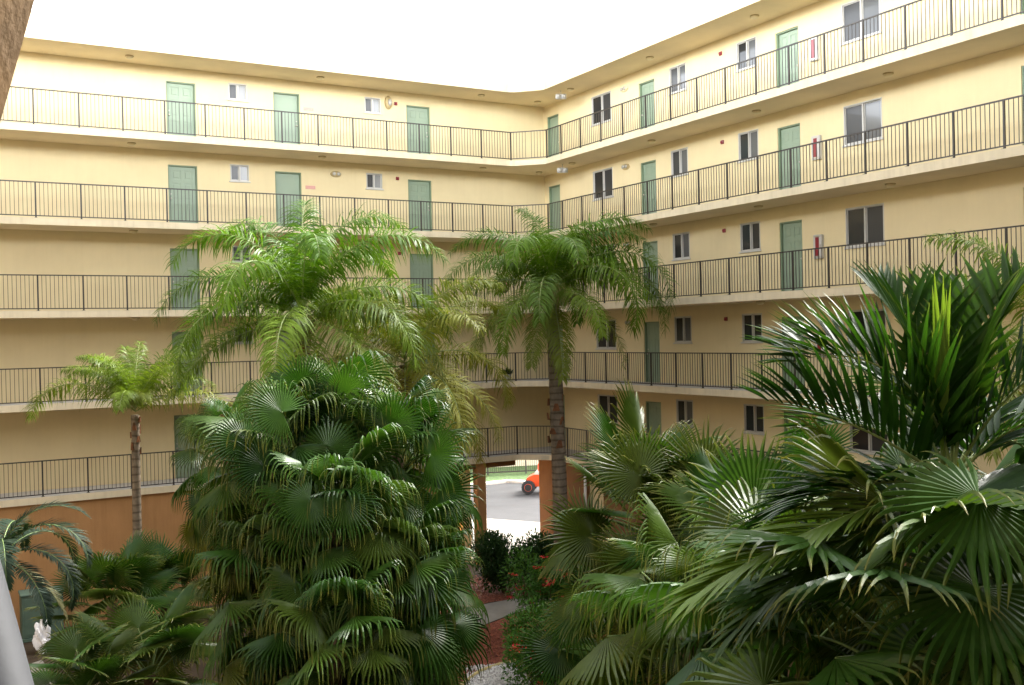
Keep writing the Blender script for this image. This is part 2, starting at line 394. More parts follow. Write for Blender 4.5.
for k, z in enumerate(FL):
    top = z+H-.205 if k < 4 else EYE+9.06
    hl = [(a, b, z, z+DT) for a, b in DOORS_L]+[(a, b, z+1.66, z+2.22) for a, b in WINS_L]
    hr = [(a, b, z, z+DT) for a, b in DOORS_R+[DOOR_R_EDGE]]+[(a, b, z+c, z+d) for a, b, c, d in WINS_R]
    wall_panel(S0, SW, z-.05, top+.02, hl, fL).build('wall', M['cream'], bld)
    wall_panel(T0, TW, z-.05, top+.02, hr, fR).build('wall', M['cream'], bld)
    for i, (a, b) in enumerate(DOORS_L): door('L', a, b, z, flat=(i == 1), handle_left=(i == 0))
    for i, (a, b) in enumerate(DOORS_R+[DOOR_R_EDGE]): door('R', a, b, z, flat=(i == 0), handle_left=(i == 1))
    for i, (a, b) in enumerate(WINS_L):
        window('L', a, b, z+1.66, z+2.22, ('screen', 'blind') if k >= 3 else ('screen', 'curtain'))
    for i, (a, b, c, d) in enumerate(WINS_R):
        kd = [('glass', 'glass'), ('glass', 'curtain'), ('glass', 'glass'), ('glass', 'screen')][i] if k < 3 else [('glass', 'screen'), ('screen', 'curtain'), ('glass', 'curtain'), ('screen', 'curtain')][i]
        window('R', a, b, z+c, z+d, kd)
    mb = MB(); mb.prism(outline(.055, S0, T0, .19), z-.205, z, 0)
    # pale painted edge, grey walking surface, cream underside
    sl_ = MB(); P = outline(.055, S0, T0, .19); n = len(P)
    sl_.add([(x, y, z) for x, y in P], [tuple(range(n))], 1); sl_.add([(x, y, z-.205) for x, y in P], [tuple(range(n))[::-1]], 2)
    sl_.add([(x, y, z-.205) for x, y in P]+[(x, y, z) for x, y in P], [(i, (i+1) % n, n+(i+1) % n, n+i) for i in range(n)], 0)
    sl_.build('walkway_slab', [M['fascia'], M['walkway'], M['soffit']], bld)
# railings: one mesh of bars and rails for all five levels, posts as pieces of their own
PL = [19.41-1.252*i for i in range(23)]; PR = [32.42-.02, 31.42]+[30.16-1.252*i for i in range(19)]
rb = MB()
def run(mb, a, b, sp=.1138):
    a, b = Vector((*a, 0)), Vector((*b, 0)); d = (b-a); L_ = d.length; d.normalize(); q = Vector((-d.y, d.x, 0))
    def bar(c0, c1, hw, z0, z1):
        vs = []
        for z in (z0, z1):
            for p in (c0-q*hw, c1-q*hw, c1+q*hw, c0+q*hw): vs.append((p.x, p.y, z))
        mb.add(vs, [(3, 2, 1, 0), (4, 5, 6, 7), (0, 1, 5, 4), (1, 2, 6, 5), (2, 3, 7, 6), (3, 0, 4, 7)])
    bar(a, b, .022, 1.042, 1.074); bar(a, b, .013, .052, .08)
    n = max(2, round(L_/sp))
    for i in range(1, n):
        p = a+d*(L_*i/n); bar(p-d*.0068, p+d*.0068, .0068, .079, 1.043)
for a, b in zip(PL, PL[1:]): run(rb, (a, TR), (b, TR))
for a, b in zip(PR, PR[1:]): run(rb, (SR, a), (SR, b))
run(rb, ARC[0], ARC[1]); run(rb, ARC[1], ARC[2])
RAIL = rb.mesh('railing', M['rail'])
pb = MB(); pb.box(-.021, -.021, -.04, .021, .021, 1.043); pb.box(-.05, -.03, .0, .05, .05, .008)
POST = pb.mesh('post', M['rail'])
for z in FL:
    r_ = put('railing', RAIL, bld, (0, 0, z))
    for s in PL: put('post', POST, r_, (s, TR, 0))
    for t in PR: put('post', POST, r_, (SR, t, 0))
# roof: soffit, deep pale fascia, flat deck
rf = MB(); P = outline(.10, S0, T0, 8.0); n = len(P); za, zb = EYE+9.06, EYE+9.88
rf.add([(x, y, za) for x, y in P], [tuple(range(n))[::-1]], 1)
rf.add([(x, y, za) for x, y in P]+[(x, y, zb) for x, y in P], [(i, (i+1) % n, n+(i+1) % n, n+i) for i in range(n)], 0)
rf.add([(x, y, zb) for x, y in P], [tuple(range(n))], 0)
rf.build('roof', [M['fascia'], M['soffit']], bld)
# the flats behind the walkways, with their outer walls
BD = 6.5
bk = MB()
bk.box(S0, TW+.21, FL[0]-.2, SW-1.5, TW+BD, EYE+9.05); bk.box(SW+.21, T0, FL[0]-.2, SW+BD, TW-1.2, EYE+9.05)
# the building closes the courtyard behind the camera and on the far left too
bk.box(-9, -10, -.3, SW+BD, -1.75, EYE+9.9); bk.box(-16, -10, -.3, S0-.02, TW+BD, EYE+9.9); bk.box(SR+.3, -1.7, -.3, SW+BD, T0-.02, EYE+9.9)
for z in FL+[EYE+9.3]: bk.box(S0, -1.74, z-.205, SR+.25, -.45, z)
bk.build('rear_block', M['cream_dimmed'], bld)
# ground floor: orange walls under the walkways, open passage at the corner
g = MB(); g.box(S0, TR+.02, -.3, 16.9, TR+.22, FL[0]-.205); g.box(S0, TR+.22, -.3, S0+.2, TW+BD, FL[0]-.2)
g.box(16.9-.2, TR+.22, -.3, 16.9, TW+BD, FL[0]-.202)
g.build('ground_floor_wall', M['orange'], bld)
g = MB(); g.box(SR+.06, 30.45, -.3, SR+.26, 33.25, FL[0]-.205); g.box(SR+.06, T0, -.3, SR+.26, 29.3, FL[0]-.205); g.box(SR+.26, 30.45, -.3, SR+1.25, 30.65, FL[0]-.206)
g.box(SR+.26, 33.05, -.3, SR+.75, 33.25, FL[0]-.206)
g.build('ground_floor_wall', M['orange_shaded'], bld)
g = MB(); g.box(17.72, TR+.05, -.3, 18.07, TR+.42, FL[0]-.205, 0, .012); g.build('column', M['orange'], bld)
g = MB(); g.box(17.30, TR+.5, -.3, 17.66, TR+.86, FL[0]-.206, 0, .012); g.build('column', M['cream'], bld)
g = MB(); g.box(20.55, 33.32, -.3, 20.95, 33.72, FL[0]-.205, 0, .012); g.build('column', M['orange_shaded'], bld)
g = MB(); g.box(24.6, 36.2, -.3, 25.0, 36.6, FL[0]-.4, 0, .012); g.build('column', M['orange'], bld)
g = MB(); g.box(SR+.28, 29.3, -.3, SR+.44, 30.45, FL[0]-.21); g.build('ground_floor_wall', M['cream'], bld, label='pale recessed wall beside the passage')
g = MB(); g.tube([(SR-.02, 30.3, .05), (SR-.02, 30.3, FL[0]-.22)], .05, 10); g.build('downpipe', M['white'], bld)
# down-stand beams over the passage
g = MB()
for (a, b) in (((16.9, 33.62), (19.3, 33.62)), ((20.62, 32.2), (20.62, 28))):
    g.box(min(a[0], b[0])-.1, min(a[1], b[1])-.1, FL[0]-.42, max(a[0], b[0])+.1, max(a[1], b[1])+.1, FL[0]-.21)
g.build('beam', M['orange_shaded'], bld)

# ------------------------------------------------------------------ things fixed to the building
LEVEL = ['lowest balcony', 'second lowest balcony', 'middle balcony', 'second highest balcony', 'top balcony']
ceil_m = MB(); ceil_m.lathe([(.13, 0), (.135, -.02), (.125, -.03)], n=20)
ceil_m = ceil_m.mesh('ceiling_lamp', M['lampcase'])
dif = MB(); dif.lathe([(.115, -.03), (.11, -.06), (.085, -.085), (.04, -.098), (.005, -.10)], n=20); dif = dif.mesh('lamp_shade', M['lampcream'])
SOFF = [z+H-.205 for z in FL[:4]]+[EYE+9.06]
LS = [(6.0, 'left wing, left of the doors'), (12.27, 'left wing, by the middle door'), (18.58, 'left wing, near the corner')]
RS = [(31.80, 'right wing, nearest the corner'), (27.05, 'right wing, second from the corner'), (22.15, 'right wing, by the fire cabinet'), (17.5, 'right wing, past the widest window')]
for k in range(5):
    spots = [(s, 34.04, d) for s, d in LS]+[(21.12, t, d) for t, d in RS]+[(21.1, 34.1, 'in the inner corner')]
    for s, t, d in spots:
        if k == 0 and t < 28: continue
        if k == 0 and s < 18: continue
        o = put('ceiling_lamp', ceil_m, None, bw(s, t, SOFF[k]), 0, label=f'round ceiling lamp over the {LEVEL[k]}, {d}', cat='ceiling lamp', group='round lamps on the walkway ceilings')
        put('lamp_shade', dif, o)
# oval two-lamp emergency lights
eb = MB(); eb.lathe([(.20, 0), (.205, -.03), (.19, -.055), (.12, -.065), (.01, -.066)], axis='y', n=24, sy=.55); EB = eb.mesh('emergency_light', M['lampcase'])
ew = MB(); ew.lathe([(.20, 0), (.205, -.03), (.19, -.055), (.12, -.065), (.01, -.066)], axis='y', n=24, sy=.55); EW = ew.mesh('emergency_light', M['lampcream'])
eh = MB(); eh.lathe([(.03, -.05), (.062, -.08), (.065, -.11), (.055, -.118), (.01, -.12)], axis='y', n=14); EH = eh.mesh('lamp_head', M['lens'])
def emergency(wing, u, z, label, pale=False):
    loc, rz = (bw(u, TW, z), YAW) if wing == 'L' else (bw(SW, u, z), YAW-math.pi/2)
    o = put('emergency_light', EW if pale else EB, None, loc, rz, label=label, cat='emergency light', group='twin-lamp emergency lights on the walls')
    for dx in (-.085, .085): put('lamp_head', EH, o, (dx, 0, 0))
for k in range(5):
    emergency('R', 29.45, FL[k]+2.08, f'oval twin-lamp emergency light on the right wing wall, {LEVEL[k]}', k == 4)
emergency('L', 13.06, FL[3]+2.10, 'oval ochre emergency light on the left wing wall, second highest balcony')
emergency('L', 13.2, FL[2]+2.08, 'oval ochre emergency light on the left wing wall, middle balcony')
# tall oval lamp
o = MB(); o.lathe([(.24, 0), (.245, -.05), (.21, -.09), (.1, -.10), (.01, -.101)], axis='y', n=24, sy=1.0)
me = o.mesh('wall_lamp', M['lampcase'])
for v in me.vertices: v.co.x *= .58
wl = put('wall_lamp', me, None, bw(15.15, TW, FL[4]+2.09), YAW, label='tall oval ochre wall lamp beside the red alarm on the top balcony', cat='wall lamp')
o = MB(); o.lathe([(.13, -.095), (.125, -.13), (.09, -.15), (.01, -.16)], axis='y', n=18); me = o.mesh('lamp_shade', M['lens'])
for v in me.vertices: v.co.x = v.co.x*.6+.03
put('lamp_shade', me, wl)
# fire alarms
ab = MB(); ab.box(-.06, -.045, -.06, .06, 0, .06, 0, .008); AB = ab.mesh('fire_alarm', M['red'])
al = MB(); al.lathe([(.05, -.046), (.048, -.07), (.03, -.085), (.005, -.09)], axis='y', n=16); AL = al.mesh('sounder', M['red'])
for k in range(5):
    for wing, u in (('L', 15.45), ('R', 24.42)):
        if k == 0: continue
        if k == 1 and wing == 'L': continue
        loc, rz = (bw(u, TW, FL[k]+2.08), YAW) if wing == 'L' else (bw(SW, u, FL[k]+2.08), YAW-math.pi/2)
        nm = 'left wing' if wing == 'L' else 'right wing between narrow windows'
        o = put('fire_alarm', AB, None, loc, rz, label=f'small red fire alarm on the {LEVEL[k]}, {nm}', cat='fire alarm', group='red fire alarms on the walls')
        put('sounder', AL, o)
# door plaques
pq = MB(); pq.box(-.18, -.014, -.06, .18, 0, .06, 0, .004); PQ = pq.mesh('plaque', M['plaque'])
for k in (2, 3, 4):
    put('plaque', PQ, None, bw(12.12, TW, FL[k]+1.58), YAW, label=f'small pinkish plaque beside the middle green door, left wing, {LEVEL[k]}', cat='plaque', group='pink plaques beside doors')
# fire extinguisher cabinets
fb = MB(); fb.box(-.15, -.10, -.33, .15, 0, .33, 0, .008); FB = fb.mesh('extinguisher_cabinet', M['white'])
fd = MB(); fd.box(-.065, -.112, -.26, .065, -.1005, .26, 0, .004); FD = fd.mesh('red_panel', M['red'])
fg = MB(); fg.box(-.12, -.106, -.30, .12, -.1008, -.27); fg.box(-.12, -.106, .27, .12, -.1008, .30); fg.box(.10, -.125, -.05, .125, -.1008, .05, 0, .004); FG = fg.mesh('latch', M['steel'])
for k in range(1, 5):
    o = put('extinguisher_cabinet', FB, None, bw(SW, 20.54, FL[k]+1.25), YAW-math.pi/2, label=f'white fire extinguisher cabinet with red panel, right wing, {LEVEL[k]}', cat='cabinet', group='fire extinguisher cabinets')
    put('red_panel', FD, o); put('latch', FG, o)
# ceiling-hung light boxes in the corner
sb = MB(); sb.box(-.20, -.07, -.16, .20, .07, .02, 0, .015); sb.tube([(0, 0, .02), (0, 0, .16)], .014, 8); SB = sb.mesh('hanging_light', M['white'])
sh = MB(); sh.lathe([(.03, -.07), (.075, -.10), (.078, -.135), (.01, -.15)], axis='y', n=14); SH = sh.mesh('lamp_head', M['lens'])
for k in (2, 3, 4):
    o = put('hanging_light', SB, None, bw(20.95, 32.2, SOFF[k]-.16), R(4), label=f'white two-lamp light box hung at the corner over the {LEVEL[k]}', cat='light box', group='light boxes hung at the corner')
    for dx in (-.1, .1): put('lamp_head', SH, o, (dx, 0, -.07))
# roof antenna and vents
an = MB(); an.tube([(0, 0, 0), (0, 0, 1.5)], .018, 8); an.tube([(-.35, 0, 1.3), (.35, 0, 1.3)], .01, 6)
for i in range(6): an.tube([(-.3+i*.12, -.2, 1.3), (-.3+i*.12, .2, 1.3)], .006, 5)
an.box(-.14, -.14, -.0, .14, .14, .06)
tag(an.build('antenna', M['steel'], None, loc=bw(10.3, 36.4, EYE+9.93)), 'thin grey aerial standing on the left wing roof', 'aerial')
vt = MB(); vt.lathe([(.09, 0), (.09, .5), (.16, .52), (.16, .58), (.02, .66)], n=14)
tag(vt.build('roof_vent', M['steel'], None, loc=bw(22.3, 24.3, EYE+9.93)), 'short round vent pipe on the right wing roof', 'roof vent')

# ------------------------------------------------------------------ ground
def sheet(name, pts, z, m, kind='structure'):
    mb = MB(); mb.add([(x, y, z) for x, y in pts], [tuple(range(len(pts)))]); o = mb.build(name, m); tag(o, kind=kind); return o
def bpoly(pts): return [bw(s, t, 0)[:2] for s, t in pts]
sheet('ground', [(-500, -200), (500, -200), (500, 900), (-500, 900)], -.02, M['soil'])
sheet('road', bpoly([(-60, 44.0), (21.5, 44.0), (26.5, 38.0), (26.5, -40), (33.5, -40), (33.5, 45), (28.9, 51.0), (-60, 51.0)]), -.008, M['asphalt'])
sheet('driveway', bpoly([(20.5, 41.9), (23.3, 38.5), (26.4, 38.0), (26.5, 41), (22.5, 43.95), (21, 43.95)]), -.004, M['asphalt'])
def slab(name, pts, z0, z1, m):
    mb = MB(); mb.prism(bpoly(pts), z0, z1); return tag(mb.build(name, m), kind='structure')
slab('pavement', [(17.0, 33.9), (20.4, 33.9), (20.6, 34.6), (24.0, 34.6), (24.6, 37.8), (22.4, 41.3), (20.0, 41.9), (17.0, 41.9)], -.3, .06, M['concrete'])
slab('kerb', [(-60, 51.0), (28.95, 51.0), (33.5, 45.0), (33.9, 45.2), (29.2, 51.35), (-60, 51.35)], -.2, .13, M['kerb'])
sheet('lawn', bpoly([(-60, 51.35), (29.2, 51.35), (33.9, 45.2), (33.9, -40), (80, -40), (80, 130), (-60, 130)]), -.006, M['grass'])
def wpoly(*px): return [at(x, y, EYE*FPX/(y-331+.022*(512-x)*-1)) for x, y in px]
def gpt(px, py, z=0.0):
    p = at(px, py, 10)-Vector((0, 0, EYE)); k = (z-EYE)/p.z; return (p.x*k, p.y*k)
sheet('courtyard_path', [gpt(380, 640), gpt(430, 618), gpt(490, 603), gpt(535, 595), gpt(560, 600), gpt(530, 609), gpt(512, 614), gpt(486, 624), gpt(430, 645)], .004, M['concrete'])
sheet('mulch_bed', [gpt(400, 690), gpt(430, 650), gpt(486, 625), gpt(512, 615), gpt(545, 606), gpt(640, 612), gpt(640, 650), gpt(540, 652), gpt(515, 661), gpt(500, 664), gpt(480, 671), gpt(460, 690)], .002, M['mulch'])
sheet('mulch_bed', [gpt(420, 600), gpt(450, 585), gpt(490, 574), gpt(600, 572), gpt(640, 590), gpt(560, 603), gpt(535, 597), gpt(490, 602), gpt(430, 617)], .002, M['mulch'])
sheet('gravel_bed', [gpt(440, 735), gpt(460, 690), gpt(480, 672), gpt(500, 665), gpt(515, 662), gpt(540, 653), gpt(580, 665), gpt(600, 735)], .003, M['gravel'])
mb = MB(); e = [gpt(455, 690), gpt(480, 671.5), gpt(500, 664.5), gpt(515, 661.5), gpt(542, 652)]
mb.tube([(x, y, .01) for x, y in e], .05, 8)
tag(mb.build('bed_edging', M['straw']), 'low pale edging between red mulch and white gravel', 'edging')
sheet('side_path', [gpt(35, 690), gpt(30, 664), gpt(42, 660), gpt(62, 690)], .004, M['concrete'])
# loose stones in the gravel and chips in the mulch
r_ = random.Random(3); gm = MB(); mm = MB()
def blob(mb, c, r, rr):
    vs = [(c[0]+r*rr.uniform(.6, 1.1)*x, c[1]+r*rr.uniform(.6, 1.1)*y, c[2]+r*rr.uniform(.5, .8)*z) for x, y, z in ((1, 0, 0), (-1, 0, 0), (0, 1, 0), (0, -1, 0), (0, 0, 1), (0, 0, -1))]
    mb.add(vs, [(0, 2, 4), (2, 1, 4), (1, 3, 4), (3, 0, 4), (2, 0, 5), (1, 2, 5), (3, 1, 5), (0, 3, 5)])
for i in range(2600):
    x, y = gpt(r_.uniform(466, 560), r_.uniform(664, 700))
    if y < gpt(505, 664)[1]+.15*(x+.4): blob(gm, (x, y, .02), r_.uniform(.018, .045), r_)
tag(gm.build('gravel_stones', M['gravel']), 'loose white stones over the gravel bed', 'gravel', kind='stuff')
for i in range(3000):
    x, y = gpt(r_.uniform(440, 620), r_.choice([r_.uniform(626, 662), r_.uniform(576, 600)]))
    a = r_.uniform(0, 6.28); l = r_.uniform(.03, .07); c_, s_ = math.cos(a)*l, math.sin(a)*l; q = .3
    zz = r_.uniform(.01, .05)
    mm.add([(x-c_+s_*q, y-s_-c_*q, zz), (x+c_+s_*q, y+s_-c_*q, zz+r_.uniform(-.02, .03)), (x+c_-s_*q, y+s_+c_*q, zz), (x-c_-s_*q, y-s_+c_*q, zz)], [(0, 1, 2, 3)])
tag(mm.build('mulch_chips', M['mulch']), 'loose red bark chips over the beds', 'mulch', kind='stuff')

# ------------------------------------------------------------------ beyond the passage
fence = empty('picket_fence', bw(29.6, 54.5, 0), R(10), label='dark metal bar fence beyond the road seen through the passage', cat='fence')
mb = MB()
for i in range(110): mb.box(-7+i*.13, -.01, .12, -6.98+i*.13, .01, 1.2)
mb.box(-7.05, -.02, 1.12, 7.3, .02, 1.17); mb.box(-7.05, -.02, .12, 7.3, .02, .19)
mb.build('bars', M['rail'], fence)
pm_ = MB(); pm_.box(-.04, -.04, 0, .04, .04, 1.3, 0, .01); pm_ = pm_.mesh('post', M['rail'])
for i in range(7): put('post', pm_, fence, (-7+i*2.34, 0, 0))
nb = empty('neighbouring_building', bw(32, 57.5, 0), R(12), label='pale low building far behind the bar fence', cat='building')
fN = lambda u, d, z: (u, d, z)
hs_ = [(-9+i*4.5, -7.6+i*4.5, .9+2.9*j, 2.2+2.9*j) for i in range(5) for j in range(2)]
wall_panel(-14, 14, -.2, 6, hs_, fN).build('wall', M['neigh'], nb)
mb = MB(); mb.box(-14.4, -.5, 6.02, 14.4, 9, 6.4); mb.build('roof', M['fascia'], nb)
mb = MB(); mb.box(-14, .21, -.2, 14, 8.5, 6); mb.build('rear_block', M['neigh'], nb)
for a, b, c, d in hs_:
    fm, sm, pm = cache.setdefault(('w', 1.4, 1.3), window_meshes(1.4, 1.3))
    o = put('window', fm, nb, (a, 0, c)); put('sill', sm, o); put('pane', pm[0, 'glass'], o); put('pane', pm[1, 'glass'], o)
# red boom lift
vx = Vector((*gpt(524, 494), 0))
veh = empty('boom_lift', vx+Vector((.95, .5, 0)), R(-8), label='bright red boom lift with black tyres parked beyond the passage', cat='boom lift')
mb = MB(); prof = [(-.75, .45), (-.55, .38), (.9, .38), (1.15, .5), (1.2, .85), (.75, .98), (-.35, 1.0), (-.72, .82)]
n = len(prof); vs = [(x, -.55, z) for x, z in prof]+[(x, .55, z) for x, z in prof]
mb.add(vs, [tuple(range(n)), tuple(range(n, 2*n))[::-1]]+[((i+1) % n, i, n+i, n+(i+1) % n) for i in range(n)])
mb.build('chassis', M['vehred'], veh)
mb = MB(); mb.box(-.3, -.5, 1.003, 1.25, .5, 1.14, 0, .02); mb.build('turret_band', M['white'], veh)
mb = MB(); mb.box(-.15, -.45, 1.142, 1.6, .45, 1.62, 0, .08); mb.build('counterweight', M['vehred'], veh)
mb = MB(); mb.box(.1, -.14, 1.625, 4.2, .14, 1.9, 0, .02); mb.box(4.2, -.1, 1.66, 5.4, .1, 1.86, 0, .02); mb.build('boom', M['vehred'], veh)
ty = MB(); ty.lathe([(.2, -.14), (.30, -.15), (.345, -.11), (.355, 0), (.345, .11), (.30, .15), (.2, .14)], axis='y', n=28)
for i in range(24):
    a = 6.28318*i/24; ty.lathe([(.02, -.12), (.02, .12)], (.355*math.cos(a), 0, .355*math.sin(a)), 'y', 4)
ty = ty.mesh('tyre', M['rubber'])
ri = MB(); ri.lathe([(.05, -.12), (.2, -.142), (.2, .142), (.05, .12)], axis='y', n=20); ri = ri.mesh('rim', M['vehred'])
for x in (-.62, 1.0):
    for y in (-.7, .7): o = put('wheel', ty, veh, (x, y, .36)); put('rim', ri, o)

# ------------------------------------------------------------------ the near stair
mb = MB(); mb.prism([(-1.6, -2.5), (1.2, -2.5), (1.2, .35), (-1.6, .35)], 6.40, 6.672)
tag(mb.build('landing', M['concrete']), kind='structure')
hr_ = empty('handrail', (-.62, .42, 6.68), 0, label='pale grey painted metal handrail slanting down at the near left edge', cat='handrail')
def rel(p): return Vector(p)-Vector((-.62, .42, 6.68))
a, b = at(-108, 300, 1.05), at(31, 845, .85)
mb = MB(); mb.tube([rel(a+(a-b)*.6), rel(a), rel(b), rel(b+(b-a)*.8)], .033, 20); mb.build('rail', M['shaded_metal'], hr_)
for p in (a+(a-b)*.5, b+(b-a)*.7):
    mb = MB(); mb.tube([rel(p), rel((p.x-.02, p.y, 6.2))], .02, 12); mb.build('post', M['shaded_metal'], hr_)
a, b = at(-81, 130, 1.5), at(-42, -10, 1.5)
d = (b-a).normalized(); a = a-d*1.5; b = b+d*1.4
mb = MB(); side = d.cross(Vector((0, 1, 0))).normalized()
def bp(p, x, y): return p-side*x+Vector((0, y, 0))
sec = [(-.03, 0), (-.022, -.008), (.022, -.008), (.03, 0), (.03, .02), (.036, .02), (.036, .16), (-.03, .16)]
sec = [(.035-.075, -.012), (.0, -.012), (.004, -.003), (.008, 0), (.030, 0), (.036, .006), (.036, .14), (-.2, .14), (-.2, .03), (-.04, .03)]
n = len(sec); vs = [bp(a, x, y) for x, y in sec]+[bp(b, x, y) for x, y in sec]
mb.add(vs, [tuple(range(n)), tuple(range(n, 2*n))[::-1]]+[((i+1) % n, i, n+i, n+(i+1) % n) for i in range(n)])
tag(mb.build('beam', M['brown']), 'dark brown sloping stair beam in the near upper left corner', 'beam')

# ------------------------------------------------------------------ leaves
UP = Vector((0, 0, 1))
def spine(e0, droop, L, n, pw=1.25, u0=0.0):
    """points of a rachis bending down in the x-z plane, with its tangents"""
    p = Vector((0, 0, 0)); out = []
    for i in range(n+1):
        u = i/n; e = e0-droop*(u**pw); t = Vector((math.cos(e), 0, math.sin(e)))
        out.append((u, p.copy(), t)); p = p+t*(L/n)
    return out
def sample(sp, u):
    n = len(sp)-1; i = min(n-1, int(u*n)); f = u*n-i
    return sp[i][1].lerp(sp[i+1][1], f), sp[i][2].lerp(sp[i+1][2], f).normalized()
def blade(mb, p, d, nrm, ln, wd, grav, ns=4, fold=0.0, mi=0, peak=.35, twist=0):
    """one leaflet: a strip that tapers both ways and sags; fold > 0 gives it a keel"""
    d = d.normalized(); p = Vector(p); vs = []; av = []; fs = []
    k = 3 if fold else 2
    for i in range(ns+1):
        u = i/ns
        w_ = wd*(min(1, .35+u/peak*.65) if u < peak else max(0.04, 1-((u-peak)/(1-peak))**1.6))*.5
        s = d.cross(nrm)
        if s.length < 1e-4: s = Vector((0, 1, 0))
        s.normalize(); up_ = s.cross(d)
        if fold: vs += [p-s*w_+up_*w_*fold, p, p+s*w_+up_*w_*fold]
        else: vs += [p-s*w_, p+s*w_]
        av += [u]*k
        p = p+d*(ln/ns); d = (d-UP*(grav*(.4+u)/ns)).normalized()
    for i in range(ns):
        for j in range(k-1): fs.append((i*k+j, i*k+j+1, (i+1)*k+j+1, (i+1)*k+j))
    mb.add(vs, fs, mi, av, smooth=True)
def feather_mesh(name, mat, rib, L, e0, droop, nl, ll, wd, seed, plume=.5, vee=.2, grav=1.0, bare=.14, fold=0, ns=4, rr=.018, fwd=(70, 38), ragged=.1, pw=1.25, side_bend=0):
    rg = random.Random(seed); mb = MB(); sp = spine(e0, droop, L, 22, pw)
    if side_bend:
        sp = [(u, p+Vector((0, side_bend*u*u*L, 0)), (t+Vector((0, 2*side_bend*u, 0))).normalized()) for u, p, t in sp]
    pts = [x[1] for x in sp]
    mb.tube(pts, [rr*(1-.85*u) for u, _, _ in sp], 6, 1, a=[0]*len(pts))
    Y = Vector((0, 1, 0))
    for i in range(nl):
        u = bare+(1-bare)*(i+rg.random()*.6)/nl; u = min(u, .995)
        p, t = sample(sp, u); nrm = t.cross(Y)*-1
        if nrm.z < 0 and abs(t.z) < .95: nrm = -nrm
        nrm = Y.cross(t)*-1; nrm = (-nrm if nrm.dot(Vector((-t.z, 0, t.x))) < 0 else nrm).normalized()
        v = (u-bare)/(1-bare)
        l = ll*(.45+.55*min(1, v/.25))*(1-.62*max(0, (v-.45)/.55)**1.5)
        fa = R(fwd[0]+(fwd[1]-fwd[0])*v)
        for sg in (-1, 1):
            if rg.random() < ragged*.3: continue
            a = fa+R(rg.uniform(-6, 6)); lift = vee+rg.choice((-1, 0, 1))*plume*rg.uniform(.5, 1)
            d = t*math.cos(a)+(Y*sg*math.cos(lift)+nrm*math.sin(lift))*math.sin(a)
            blade(mb, p, d, nrm, l*rg.uniform(1-ragged*1.5, 1+ragged), wd*rg.uniform(.85, 1.1), grav*rg.uniform(.7, 1.3), ns, fold)
    return mb.mesh(name, [mat, rib], 'tip')
def fan_mesh(name, mat, rib, stalk, e0, sdroop, Rb, tilt, seed, nseg=46, span=285, split=.55, grav=1.0, kink=.75, cup=.35, ns_out=6, pr=.013, rollr=.75, frame=None):
    """stalk in the x-z plane, then a pleated fan whose tips split and hang"""
    rg = random.Random(seed); mb = MB(); sp = spine(e0, sdroop, stalk, 10)
    pts = [x[1] for x in sp]
    if frame:
        a, b = frame[0], frame[1]; m = (a+b)/2+UP*(b-a).length*.12
        pts = [a*(1-u)**2+m*2*u*(1-u)+b*u*u for u in [i/10 for i in range(11)]]
    mb.tube(pts, [pr*(1.25-.5*u) for u, _, _ in sp], 6, 1, a=[0]*11)
    base = sp[-1][1]; e = e0-sdroop-tilt
    f = Vector((math.cos(e), 0, math.sin(e))); Y = Vector((0, 1, 0)); nrm = Vector((-math.sin(e), 0, math.cos(e)))
    roll = rg.uniform(-rollr, rollr); Y = (Y*math.cos(roll)+nrm*math.sin(roll)).normalized(); nrm = f.cross(Y)
    if nrm.dot(Vector((-math.sin(e), 0, math.cos(e)))) < 0: nrm = -nrm
    dphi = R(span)/nseg
    if frame:
        base, f, nrm = frame[1], frame[2].normalized(), frame[3]
        nrm = (nrm-f*nrm.dot(f)).normalized(); Y = nrm.cross(f)
    st = [0.03, split*.4, split*.75, split]+[split+(1-split)*(i+1)/ns_out for i in range(ns_out)]
    for k in range(nseg):
        ph = -R(span)/2+dphi*(k+.5)
        rl = Rb*(.80+.20*math.cos(ph*.75))*rg.uniform(.93, 1.04)
        cupv = cup*(abs(math.sin(ph/2))**1.5)
        rad = (f*math.cos(ph)+Y*math.sin(ph)-nrm*cupv*.9).normalized()
        tang = (-f*math.sin(ph)+Y*math.cos(ph)).normalized(); nn = rad.cross(tang)
        if nn.dot(nrm) < 0: nn = -nn
        p = base.copy(); d = rad.copy(); last = 0; vs = []; av = []; sway = rg.uniform(-1, 1)
        kr = min(.97, kink+rg.uniform(-.10, .12)); gk = grav*rg.uniform(.6, 1.3); hw_s = split*rl*math.tan(dphi/2)
        for i, r in enumerate(st):
            p = p+d*((r-last)*rl); dr = r-last; last = r
            if r <= split+1e-6: hw = r*rl*math.tan(dphi/2)*1.02
            else:
                q = (r-split)/(1-split); hw = hw_s*(1-.30*min(1, q*3))*(1-q**2.2)+.0008
                if r >= kr: d = (d-UP*gk*dr*8+tang*sway*.10).normalized()
                else: d = (d-UP*gk*dr*.5+tang*sway*.10).normalized()
            pl = .34*hw if r <= split else .5*hw
            vs += [p-tang*hw-nn*pl, p+nn*pl, p+tang*hw-nn*pl]; av += [r*r if r > split else r*.3]*3
            if r <= split: d = (d-UP*.035*min(1, grav*.3)).normalized()
        fs = []
        for i in range(len(st)-1):
            for j in (0, 1): fs.append((i*3+j, i*3+j+1, i*3+j+4, i*3+j+3))
        mb.add(vs, fs, 0, av, smooth=False)
    return mb.mesh(name, [mat, rib], 'tip')
fcache = {}
